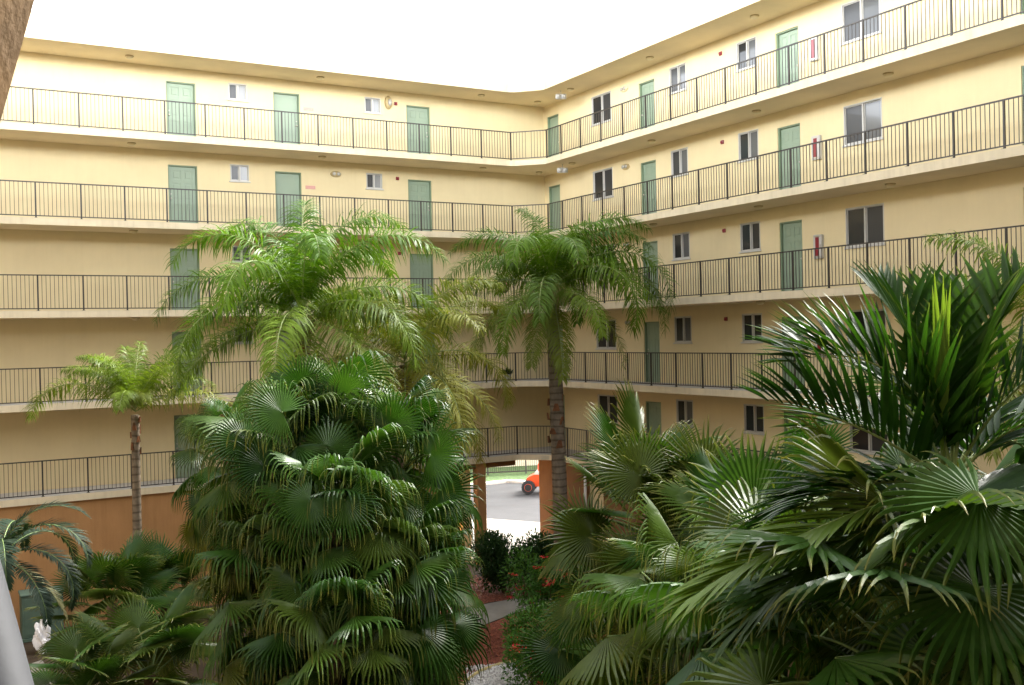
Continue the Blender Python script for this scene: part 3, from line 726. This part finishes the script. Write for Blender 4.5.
def queen_frond(e, droop, rg):
    key = ('q', round(e/10)*10, round(droop/20)*20, rg.randrange(2))
    if key not in fcache:
        fcache[key] = feather_mesh('frond', M['queen'], M['stalk'], 3.9, R(key[1]), R(key[2]), 150, .84, .037, hash(key[1:]) % 9999, plume=.75, vee=.1, grav=2.8, ragged=.2, ns=5, rr=.024, bare=.08, fwd=(82, 52), pw=1.6)
    return fcache[key]
def fan_leaf(e, rg, kind='fan'):
    key = (kind, round(e/15)*15, rg.randrange(4))
    if key not in fcache:
        ee = key[1]
        if kind == 'fan': fcache[key] = fan_mesh('leaf', M['fan'], M['petiole'], 1.0, R(ee), R(28), 1.0, R(20+(75-ee)*.4), 7+ee+key[2]*31, grav=1.5, split=.40, kink=.58, cup=.75, nseg=40, ns_out=7)
        if kind == 'stiff': fcache[key] = fan_mesh('leaf', M['fan'], M['petiole'], .95, R(ee), R(18), .92, R((-5, 15, 40, 5)[key[2]]), 11+ee+key[2]*37, nseg=44, split=.52, grav=.55, kink=.86, cup=.28, rollr=.45)
        if kind == 'wide': fcache[key] = fan_mesh('leaf', M['fan'], M['petiole'], 1.0, R(ee), R(25), .95, R(25), 13+ee+key[2]*41, nseg=34, split=.48, grav=.6, kink=.74, cup=.7, span=300)
    return fcache[key]
def dead_leaf(e, kind):
    key = ('dead', round(e/15)*15)
    if key not in fcache: fcache[key] = fan_mesh('leaf', M['dead'], M['dead'], .8, R(key[1]), R(40), .72, R(25), 5+key[1], nseg=26, split=.35, grav=2.2, kink=.4, cup=1.2)
    return fcache[key]
def trunk_mesh(h, r0, r1, lean=(0, 0), rings=40, mat='trunk', seed=0, bulge=0):
    rg = random.Random(seed); pts = []; rad = []
    n = rings*2
    for i in range(n+1):
        u = i/n; pts.append((lean[0]*u*u, lean[1]*u*u, h*u-.1*(1-u)))
        rad.append((r0+(r1-r0)*u+(.35*r0*max(0, 1-u*14)))*(1+(.03 if i % 2 else -.02)+rg.uniform(-.015, .015)))
    mb = MB(); mb.tube(pts, rad, 16); return mb.mesh('trunk', M[mat])
def crown_boots(palm, c, r, h, n, seed, mat='boot'):
    """old leaf bases left round the top of a trunk"""
    rg = random.Random(seed); mb = MB()
    for i in range(n):
        a = i*2.4; z = -h*i/n; d = Vector((math.cos(a), math.sin(a), 0))
        p0 = Vector(c)+Vector((0, 0, z-.18))+d*r*.82; p1 = p0+d*r*.22+UP*rg.uniform(.12, .24); s = Vector((-d.y, d.x, 0))
        w0, w1 = r*.5, r*.22
        mb.add([p0-s*w0, p0+s*w0, p1+s*w1, p1-s*w1, p0-s*w0+d*.045, p0+s*w0+d*.045, p1+s*w1+d*.03, p1-s*w1+d*.03],
               [(0, 1, 2, 3), (7, 6, 5, 4), (0, 4, 5, 1), (1, 5, 6, 2), (2, 6, 7, 3), (3, 7, 4, 0)])
    return mb.build('leaf_base', M[mat], palm)
def queen_palm(x, y, zc, label, fronds, r0, r1, lean=(0, 0), sc=1.0, seed=1, yellow=0.0, boots=14, z0=0):
    palm = empty('queen_palm', (x, y, z0), label=label, cat='palm tree', group='feathery queen palms')
    rg = random.Random(seed); h = zc-z0
    put('trunk', trunk_mesh(h, r0, r1, lean, 44, 'trunk', seed), palm)
    c = Vector((lean[0], lean[1], h))
    if boots: crown_boots(palm, c, r1, .9, boots, seed)
    for az, e, dr, s, yl in fronds:
        o = put('frond', queen_frond(e, dr, rg), palm, c+Vector((0, 0, .25*max(0, e)/90)), R(az), sc*s)
        o.color = (min(1, max(0, yellow+yl)), 0, 0, 1)
    return palm, c
def random_fronds(n, seed, lo=-35, hi=82, yl=0):
    rg = random.Random(seed); out = []
    for i in range(n):
        u = i/(n-1); e = hi+(lo-hi)*u**1.1
        out.append((i*137.5+rg.uniform(-15, 15), e+rg.uniform(-6, 6), 95+rg.uniform(-15, 25)-max(0, -e)*.8-max(0, 25-e)*.5, rg.uniform(.88, 1.08), yl*u+rg.uniform(0, .12)))
    return out
def fan_palm(x, y, zc, label, n, seed, sc=1.0, kind='fan', lo=-62, hi=84, stem=.9, r=.10, group='drooping fan palms', z0=0.0, yl=.25, only=None):
    palm = empty('fan_palm', (x, y, z0), label=label, cat='fan palm', group=group)
    rg = random.Random(seed); put('trunk', trunk_mesh(zc-z0+.1, r*1.25, r, (0, 0), 30, 'trunk2', seed), palm)
    for i in range(n):
        u = i/(n-1); e = hi+(lo-hi)*u+rg.uniform(-8, 8); az = i*137.508+rg.uniform(-14, 14)
        o = put('leaf', fan_leaf(e, rg, kind), palm, (0, 0, zc-z0+.15-stem*u), R(az), sc*rg.uniform(.85, 1.1))
        o.color = (max(0, rg.uniform(-.15, .2)+yl*(u-.55)*2 if u > .55 else rg.uniform(-.1, .12)), 0, 0, 1)
        if o.color[0] < 0: o.color = (0, 0, 0, 1)
        if kind != 'wide' and u > .9 and rg.random() < .6:
            o.data = dead_leaf(e, kind); o['label'] = 'dry brown hanging leaf'
    return palm
exec_after = []

# --- queen palm before the corner, the tallest
p = at(557, 331, 30.3)
tall = [  # azimuth (0 = right, 90 = away), start elevation, bend, size
    (140, 86, 90, .70, 0), (182, 62, 125, .95, 0), (196, 42, 120, 1.0, .05), (172, 15, 100, .85, .1), (2, 66, 115, 1.0, 0), (-20, 55, 130, .95, 0), (-14, 42, 165, 1.25, 0),
    (10, 28, 120, 1.05, .05), (-14, 18, 120, 1.08, .05), (-40, 30, 160, 1.1, .1), (-75, 60, 140, .85, 0), (-115, 55, 140, .9, 0), (-150, 36, 125, .85, .05), (-125, 5, 95, .9, .2), (-165, -8, 80, .85, .3), (-8, -15, 70, .85, .45), (165, -20, 60, .9, .4),
    (60, 74, 110, .8, 0), (100, 70, 120, .85, 0), (125, 44, 120, .85, 0), (70, 25, 115, .85, 0), (40, 48, 120, .9, 0), (-80, -52, 34, .75, .4), (-115, -42, 44, .7, .4), (-40, 80, 95, .65, 0), (-100, 25, 120, .85, .1), (-60, 0, 85, .8, .2)]
qp, c = queen_palm(p.x, p.y, p.z+1.22, 'tallest queen palm with grey trunk standing before the building corner', tall, .235, .185, (-.13, 0), 1.02, 11, boots=10)
crown_boots(qp, Vector((-.1, -.02, c.z-3.1)), .215, 1.5, 11, 5)
# its cream flower cluster and old bloom stalks
rg = random.Random(8); mb = MB()
for i in range(150):
    a = rg.uniform(0, 6.28); rr_ = rg.uniform(.1, .38); b0 = c+Vector((.05*math.cos(a), -.2+.05*math.sin(a), -.05))
    top_ = b0+Vector((math.cos(a)*rr_, math.sin(a)*rr_-.15, rg.uniform(-.05, .22))); end = top_+Vector((math.cos(a)*.15, math.sin(a)*.15, -rg.uniform(.3, .6)))
    mb.tube([b0, top_, end], [.014, .011, .006], 4)
mb.build('flower_cluster', M['straw'], qp)
# --- queen palm behind the fan palm clump
p = at(302, 318, 24.5)
fr = [(182, 66, 135, 1.0, 0), (200, 42, 125, .95, .0), (160, 28, 115, .95, .05), (172, 2, 80, .9, .1), (95, 86, 90, .8, 0), (150, 80, 115, .9, 0), (25, 76, 120, .95, .05), (-5, 60, 130, 1.05, 0), (10, 34, 125, 1.05, .1), (2, 12, 95, 1.0, .15),
      (-25, 24, 120, .95, .15), (-70, 66, 135, .9, 0), (-110, 50, 135, .95, 0), (-140, 24, 115, .95, .05), (-90, 8, 95, .9, .15), (-40, -10, 65, .9, .3), (-160, -12, 60, .9, .15), (50, 62, 125, .9, 0), (120, 55, 125, .9, 0), (75, 30, 115, .9, .1), (-75, -30, 50, .8, .3)]
queen_palm(p.x, p.y, p.z, 'bright green queen palm arching over the large fan palm clump', fr, .2, .17, (0, 0), 1.08, 12)
# --- paler queen palm to its right
p = at(405, 365, 26)
queen_palm(p.x, p.y, p.z, 'yellowing queen palm with limp fronds between the clump and the tallest palm', random_fronds(17, 21, -35, 70, .5), .17, .14, (0, 0), .92, 13, .45)
# --- slim young queen palm on the left
p = at(134, 415, 26)
fr = [(178, 36, 118, .92, .2), (160, 70, 80, .6, .1), (100, 84, 60, .55, .1), (20, 72, 80, .6, .1), (-5, 30, 105, .85, .45), (-30, 55, 90, .6, .15), (-100, 66, 80, .55, .1), (-150, 58, 90, .6, .1), (60, 60, 80, .55, .1), (140, 50, 80, .55, .2), (-60, 40, 90, .5, .3), (45, 70, 60, .6, .05), (-130, 70, 70, .6, .05), (120, 66, 60, .6, .05), (-80, 45, 100, .62, .1), (170, 55, 100, .65, .1), (10, 50, 100, .65, .15)]
sl_p, c = queen_palm(p.x, p.y, p.z, 'slim young queen palm standing alone before the orange wall', fr, .125, .10, (.03, 0), .92, 14, .12, boots=9)
# --- queen palm at the right edge
p = at(1058, 350, 14.5)
queen_palm(p.x, p.y, p.z, 'pale queen palm showing above the dark fronds at the right edge', random_fronds(15, 33, -40, 70, .4), .17, .14, (0, 0), .62, 15, .1)

# --- the big fan palm clump
for i, (px, py, dp, n, s, lab) in enumerate([
        (278, 465, 15.6, 56, .92, 'tall drooping fan palm forming the top left of the big clump'),
        (325, 440, 16.6, 56, .94, 'tallest drooping fan palm at the top of the big clump'),
        (398, 462, 16.2, 56, .94, 'drooping fan palm forming the right shoulder of the big clump'),
        (335, 520, 14.8, 58, .90, 'drooping fan palm in the middle front of the big clump'),
        (287, 580, 15.0, 56, .92, 'lower drooping fan palm on the left side of the big clump'),
        (398, 580, 15.0, 58, .92, 'lower drooping fan palm on the right side of the big clump'),
        (228, 448, 19.0, 40, .72, 'dark fan palm behind the left shoulder of the big clump'),
        (335, 645, 14.0, 58, .90, 'lowest fan palm at the foot of the big clump, with yellowing leaves')]):
    p = at(px, py, dp); fan_palm(p.x, p.y, p.z, lab, n, 40+i, s, stem=1.7, yl=.35 if i < 4 else .8)
# --- fan palms on the right
for i, (px, py, dp, n, s, kd, lab) in enumerate([
        (650, 520, 14.2, 34, .98, 'stiff', 'pale green fan palm just right of the tall trunk'),
        (740, 570, 11.8, 26, .85, 'stiff', 'fan palm with one upright round leaf, left of the dark broad frond palm'),
        (640, 652, 15.5, 28, .85, 'stiff', 'low fan palm beside the red flowering shrub'),
        (690, 640, 10.5, 36, .95, 'fan', 'dense drooping fan palm at the bottom right of centre'),
        (800, 655, 8.6, 36, .95, 'fan', 'dark drooping fan palm under the broad frond palm'),
        (885, 570, 10.2, 34, .95, 'fan', 'dark fan palm behind the near broad frond palm'),
        (905, 650, 7.0, 34, .9, 'wide', 'large-leaved dark fan palm at the bottom right'),
        (760, 600, 12.6, 34, 1.0, 'stiff', 'fan palm half hidden behind the bottom right leaves'),
        (975, 600, 9.4, 34, 1.0, 'fan', 'dark fan palm deep in the lower right corner')]):
    p = at(px, py, dp); fan_palm(p.x, p.y, p.z, lab, n, 60+i, s, kd, group='fan palms on the right side of the courtyard', yl=.3)
q = at(757, 606, 10.6)
up_palm = [o for o in bpy.data.objects if o.get('label', '').startswith('fan palm with one upright round leaf')][0]
me = fan_mesh('leaf', M['fan'], M['stalk'], 1.0, R(84), R(-4), .84, R(2), 9, nseg=46, split=.62, grav=.12, kink=.95, cup=.15, span=300, rollr=.05)
put('leaf', me, up_palm, q-up_palm.location, R(85), label='upright round leaf spread flat like a hand fan')
def palm_named(start): return [o for o in bpy.data.objects if o.get('label', '').startswith(start)][0]
def aimed(palm, root, hub, depth, ang, Rb, face=(0, -.85, .5), lean=-.25, yl=0, label=None, seed=1, **k):
    """a leaf held out to the courtyard: its stalk runs from root to hub, its midrib points at ang in a view from the near wing"""
    o_ = palm.location; a = at(*root)-o_; b = at(*hub, depth)-o_
    f = Vector((math.cos(R(ang)), lean, math.sin(R(ang))))
    kw = dict(nseg=42, split=.5, grav=.5, kink=.84, cup=.22, span=285, rollr=.01); kw.update(k)
    me = fan_mesh('leaf', M['fan'], M['petiole'], 1, 0, 0, Rb, 0, seed, frame=(a, b, f, Vector(face)), **kw)
    o = put('leaf', me, palm, label=label); o.color = (yl, 0, 0, 1)
pg = palm_named('pale green fan palm just right')
for i, (hx, hy, an, rb, lean) in enumerate([(592, 534, 165, .80, -.3), (676, 490, 148, .85, -.2), (704, 474, 92, .78, .1), (666, 535, 115, .70, -.5), (700, 534, 95, .55, -.3), (640, 475, 130, .7, 0), (640, 560, 185, .75, -.5), (690, 575, 250, .8, -.5)]):
    aimed(pg, (655, 560, 14.2), (hx, hy), 13.6-.1*i, an, rb, lean=lean, yl=.12, seed=20+i)
lo_ = palm_named('low fan palm beside the red')
for i, (hx, hy, an, rb) in enumerate([(573, 617, 280, .62), (600, 600, 150, .7), (560, 650, 200, .7)]): aimed(lo_, (625, 665, 15.5), (hx, hy), 14.6, an, rb, lean=-.5, seed=40+i)
bf = palm_named('dark fan palm behind the near broad')
aimed(bf, (880, 580, 10.2), (818, 455), 10.0, 95, .5, seed=50); aimed(bf, (880, 580, 10.2), (830, 560), 9.6, 160, .7, lean=-.6, seed=51)
for nm, rt_p, lst in (('tall drooping fan palm forming the top left', (278, 475, 15.6), [(282, 412, 150, .72), (266, 466, 140, .75), (245, 440, 165, .7)]), ('tallest drooping', (325, 450, 16.6), [(302, 388, 98, .7), (345, 395, 80, .75), (330, 420, 110, .7)]),
                      ('drooping fan palm forming the right', (398, 475, 16.2), [(392, 425, 75, .75), (430, 455, 30, .8), (440, 490, 10, .8)]), ('drooping fan palm in the middle', (335, 530, 14.8), [(345, 500, 280, .7), (310, 500, 230, .7)])):
    pl_ = palm_named(nm)
    for i, (hx, hy, an, rb) in enumerate(lst): aimed(pl_, rt_p, (hx, hy), rt_p[2]-1.0, an, rb, lean=-.35, seed=60+i+hx, kink=.66, grav=.9, split=.42)
p = at(1075, 640, 6.9)
nr = fan_palm(p.x, p.y, p.z, 'dark large-leaved fan palm nearest the camera at the lower right', 24, 77, .95, 'wide', lo=-70, hi=70, group='fan palms on the right side of the courtyard', yl=0)
for i, (hx, hy, dp, an, rb) in enumerate([(979, 497, 6.3, 208, .80), (978, 588, 6.1, 226, .80), (930, 655, 6.6, 250, .7)]):
    aimed(nr, (1060, 620, 6.9), (hx, hy), dp, an, rb, face=(-.25, -.7, .65), lean=-.35, seed=80+i, nseg=30, split=.46, grav=.7, kink=.7, cup=.4, ns_out=8)
# --- low fan palms bottom left
for i, (px, py, dp, n, s, lab) in enumerate([(112, 610, 22, 28, .95, 'low bright fan palm below the slim young palm'), (165, 605, 23, 26, .9, 'low fan palm between the slim palm and the big clump'), (150, 680, 18, 28, .95, 'dark low fan palm at the bottom left'), (84, 700, 17, 20, .75, 'dark low fan palm beside the side path')]):
    p = at(px, py, dp); fan_palm(p.x, p.y, p.z, lab, n, 90+i, s, 'stiff', lo=-40, hi=80, stem=.5, group='low fan palms by the orange wall', yl=.2)
# --- pygmy date palm on the left edge
def date_palm(px, py, dp, fronds, label, sc=1.0, seed=1):
    p = at(px, py, dp); palm = empty('date_palm', (p.x, p.y, 0), label=label, cat='palm tree')
    put('trunk', trunk_mesh(p.z, .10, .09, (0, 0), 40, 'trunk2', seed), palm)
    for i, (az, e, dr, s) in enumerate(fronds):
        key = ('dt', e, dr)
        if key not in fcache: fcache[key] = feather_mesh('frond', M['date'], M['petiole'], 1.75, R(e), R(dr), 95, .31, .026, seed+i, plume=.15, vee=.25, grav=.7, ragged=.1, ns=3, rr=.012, bare=.1, fwd=(65, 40))
        o = put('frond', fcache[key], palm, (0, 0, p.z), R(az), sc*s); o.color = (.35 if e < -10 else 0, 0, 0, 1)
date_palm(0, 560, 14.5, [(0, 62, 160, 1.0), (-8, 30, 150, .95), (20, 78, 130, .9), (150, 60, 150, 1), (-60, 55, 150, .9), (-100, 40, 130, .9), (-150, 30, 120, .9), (60, 45, 140, .9), (100, 60, 150, .9), (-30, 0, 90, .8), (-80, -20, 60, .8), (15, -25, 50, .7), (-130, -15, 60, .8), (190, 10, 100, .9)], 'blue-green pygmy date palm with arching fronds at the left edge', 1.02, 5)

# --- broad frond palm nearest on the right
p = at(952, 492, 7.3)
bp_ = empty('broad_frond_palm', (p.x, p.y, 0), label='near palm with dark glossy broad leaflets raised in a vee on the right', cat='palm tree')
put('trunk', trunk_mesh(p.z-.5, .11, .085, (0, 0), 40, 'trunk', 9), bp_)
mb = MB(); mb.tube([(0, 0, p.z-.55), (0, 0, p.z-.3), (0, 0, p.z), (0, 0, p.z+.15)], [.075, .085, .06, .03], 14); mb.build('crownshaft', M['petiole'], bp_)
for i, (az, e, dr, L_, vee, nl, sb, yl) in enumerate([
        (184, 38, 30, 1.5, .95, 26, 0, 0), (166, 86, 112, 1.65, .9, 25, 0, 0), (20, 80, 40, 1.7, .7, 25, 0, .05), (-12, 55, 110, 1.7, .35, 25, 0, 0), (35, 40, 110, 1.5, .4, 22, 0, 0),
        (90, 60, 90, 1.7, .5, 24, 0, 0), (120, 40, 70, 1.5, .5, 24, 0, 0), (45, 45, 80, 1.6, .5, 24, 0, 0), (196, -8, 22, 2.15, .25, 30, 0, .45), (175, 8, 40, 1.15, .5, 20, 0, 0), (188, -22, 20, 1.9, .2, 28, 0, .1), (150, 5, 50, 1.5, .3, 22, 0, 0), (110, 82, 50, 1.65, .8, 25, 0, 0), (148, 70, 75, 1.7, .85, 25, 0, 0), (-5, 66, 60, 1.65, .7, 25, 0, 0), (60, 76, 45, 1.7, .7, 25, 0, .08)]):
    low = e < 0
    me = feather_mesh('frond', M['broad'], M['stalk'], L_, R(e), R(dr), nl, .76, .066, 300+i, plume=.06, vee=vee, grav=.35, fold=.45, ns=6, rr=.016, bare=.16, fwd=(48, 16) if low else (62, 30), ragged=.08)
    o = put('frond', me, bp_, (0, 0, p.z+.05), R(az)); o.color = (yl, 0, 0, 1)
# the new spear leaf, still folded
mb = MB(); rg = random.Random(4)
for i in range(16):
    blade(mb, (rg.uniform(-.02, .02), rg.uniform(-.02, .02), .2+i*.035), Vector((rg.uniform(-.09, .09), rg.uniform(-.06, .06), 1)), Vector((0, -1, 0)), .75, .045, .02, 5, .4)
mb.tube([(0, 0, 0), (0, 0, .9)], [.02, .008], 6, 1, a=[0, 0])
o = put('spear_leaf', mb.mesh('spear_leaf', [M['broad'], M['stalk']], 'tip'), bp_, (-.06, 0, p.z+.1)); o.color = (.8, 0, 0, 1)

# ------------------------------------------------------------------ shrubs
def shrub(name, x, y, rx, rz_, n, mat, label, cat, seed, leaf=.09, group=None, flowers=0, z0=0):
    rg = random.Random(seed); root = empty(name, (x, y, z0), label=label, cat=cat, group=group); mb = MB()
    lumps = [(rg.uniform(-.5, .5)*rx, rg.uniform(-.5, .5)*rx, rg.uniform(.35, .95)*rz_, rg.uniform(.35, .62)) for _ in range(9)]
    fl = []
    for i in range(n):
        lx, ly, lz, lr = rg.choice(lumps)
        v = Vector((rg.gauss(0, 1), rg.gauss(0, 1), rg.gauss(0, 1))).normalized()*(rg.random()**.35)
        c_ = Vector((lx+v.x*lr*rx, ly+v.y*lr*rx, max(.03, lz+v.z*lr*rz_*.8)))
        d = (v+Vector((rg.gauss(0, .5), rg.gauss(0, .5), rg.gauss(.1, .5)))).normalized()
        blade(mb, c_, d, Vector((rg.gauss(0, .5), rg.gauss(0, .5), 1)).normalized(), leaf*rg.uniform(.7, 1.3), leaf*.5, .5, 2, .3)
        if len(fl) < flowers and v.length > .85 and v.y < .2 and rg.random() < .3: fl.append(c_+v*.04)
    put('foliage', mb.mesh('foliage', mat, 'tip'), root)
    st = MB()
    for lx, ly, lz, lr in lumps: st.tube([(lx*.15, ly*.15, -.05), (lx*.6, ly*.6, lz*.5), (lx, ly, lz)], [.025, .018, .008], 5)
    st.build('stem', M['trunk2'], root)
    if flowers:
        f = MB()
        for _ in range(26):
            c_ = Vector((rg.gauss(0, .05), rg.gauss(0, .05), abs(rg.gauss(0, .03)))); blade(f, c_, Vector((rg.gauss(0, 1), rg.gauss(0, 1), .5)), UP, .04, .03, .2, 2)
        fm = f.mesh('flower_head', M['petal'])
        for c_ in fl: put('flower_head', fm, root, c_, rg.uniform(0, 6), rg.uniform(1.0, 1.7))
    return root
x, y = gpt(506, 592); shrub('round_shrub', x, y, 1.25, 1.6, 8000, M['bush'], 'dark round shrub farther left of the tall palm trunk, by the passage column', 'shrub', 1, .11, 'dark round shrubs before the passage')
x, y = gpt(540, 590); shrub('round_shrub', x, y, 1.25, 1.55, 8000, M['bush'], 'dark round shrub touching the left side of the tall palm trunk', 'shrub', 2, .11, 'dark round shrubs before the passage')
x, y = gpt(590, 588); shrub('round_shrub', x, y, 1.1, 1.4, 5000, M['ixora'], 'leafy green shrub right of the tall palm trunk', 'shrub', 3, .11)
for i, (px, py, rx, hz, nf, lab) in enumerate([(548, 650, 1.3, 2.3, 30, 'red flowering shrub beside the path'), (540, 692, 1.15, 1.7, 34, 'red flowering shrub in front, beside the gravel bed'), (585, 690, 1.3, 1.8, 10, 'taller green shrub with few red flowers behind fan leaves')]):
    x, y = gpt(px, py); shrub('flowering_shrub', x, y, rx, hz, 6500, M['ixora'], lab, 'shrub', 10+i, .10, 'red flowering shrubs', nf)
# --- small plants on the balconies
rt_ = empty('potted_plant', bw(19.25, TR+.35, FL[1]), label='small potted plant in pale pot behind the corner railing', cat='potted plant')
mb = MB(); mb.lathe([(.10, 0), (.15, .24), (.16, .26), (.14, .26), (.13, .22)], n=18); mb.build('pot', M['pot'], rt_)
mb = MB(); rg = random.Random(6)
for i in range(140): blade(mb, (rg.gauss(0, .06), rg.gauss(0, .06), .25), Vector((rg.gauss(0, 1), rg.gauss(0, 1), rg.uniform(.5, 2))), UP, rg.uniform(.15, .34), .06, .8, 3)
put('foliage', mb.mesh('foliage', M['bush'], 'tip'), rt_)
fb_ = empty('flower_basket', bw(18.95, TR-.12, FL[2]+.55), label='bright pink flower basket hung on the middle balcony railing near the corner', cat='flower basket')
mb = MB(); mb.lathe([(.06, 0), (.16, .1), (.18, .2), (.16, .2), (.14, .12)], n=16); mb.build('basket', M['trunk2'], fb_)
mb = MB()
for i in range(160): blade(mb, (rg.gauss(0, .10), rg.gauss(0, .10), .2+abs(rg.gauss(0, .08))), Vector((rg.gauss(0, 1), rg.gauss(0, 1), rg.uniform(-.3, 1))), UP, rg.uniform(.07, .13), .07, .4, 2)
mb.build('flowers', M['pinkpetal'], fb_)
# --- green utility box and white bag by the orange wall
p = bw(2.95, 32.6, 0)
ub = empty('utility_box', p, YAW, label='dark green metal utility box against the orange wall', cat='utility box')
mb = MB(); mb.box(-.55, -.35, .08, .55, .35, 1.28, 0, .02); mb.box(-.6, -.4, 0, .6, .4, .08); mb.box(-.58, -.38, 1.28, .58, .38, 1.34, 0, .015); mb.build('cabinet', M['boxgreen'], ub)
mb = MB(); mb.box(-.48, -.362, .18, -.02, -.351, 1.2, 0, .003); mb.box(.02, -.362, .18, .48, -.351, 1.2, 0, .003); mb.build('door', M['boxgreen'], ub)
mb = MB(); mb.box(-.06, -.385, .62, -.035, -.363, .76); mb.build('handle', M['steel'], ub)
p = at(42, 629, 28.2); p.z = .36; rg = random.Random(2)
import bmesh
bm = bmesh.new(); bmesh.ops.create_icosphere(bm, subdivisions=4, radius=1)
for v in bm.verts:
    q = v.co.copy(); k = 1+.18*math.sin(q.x*5+q.z*7)+.14*math.sin(q.y*9-q.z*6+1)+.08*math.sin(q.z*17+q.x*13)
    v.co = Vector((q.x*.20*k, q.y*.18*k, q.z*.42*k+(.0 if q.z < 0 else .06*q.z)))
me = bpy.data.meshes.new('white_bag'); bm.to_mesh(me); bm.free(); me.materials.append(M['whitebag'])
put('white_bag', me, None, p, label='crumpled white bag on the ground before the green utility box', cat='bag')
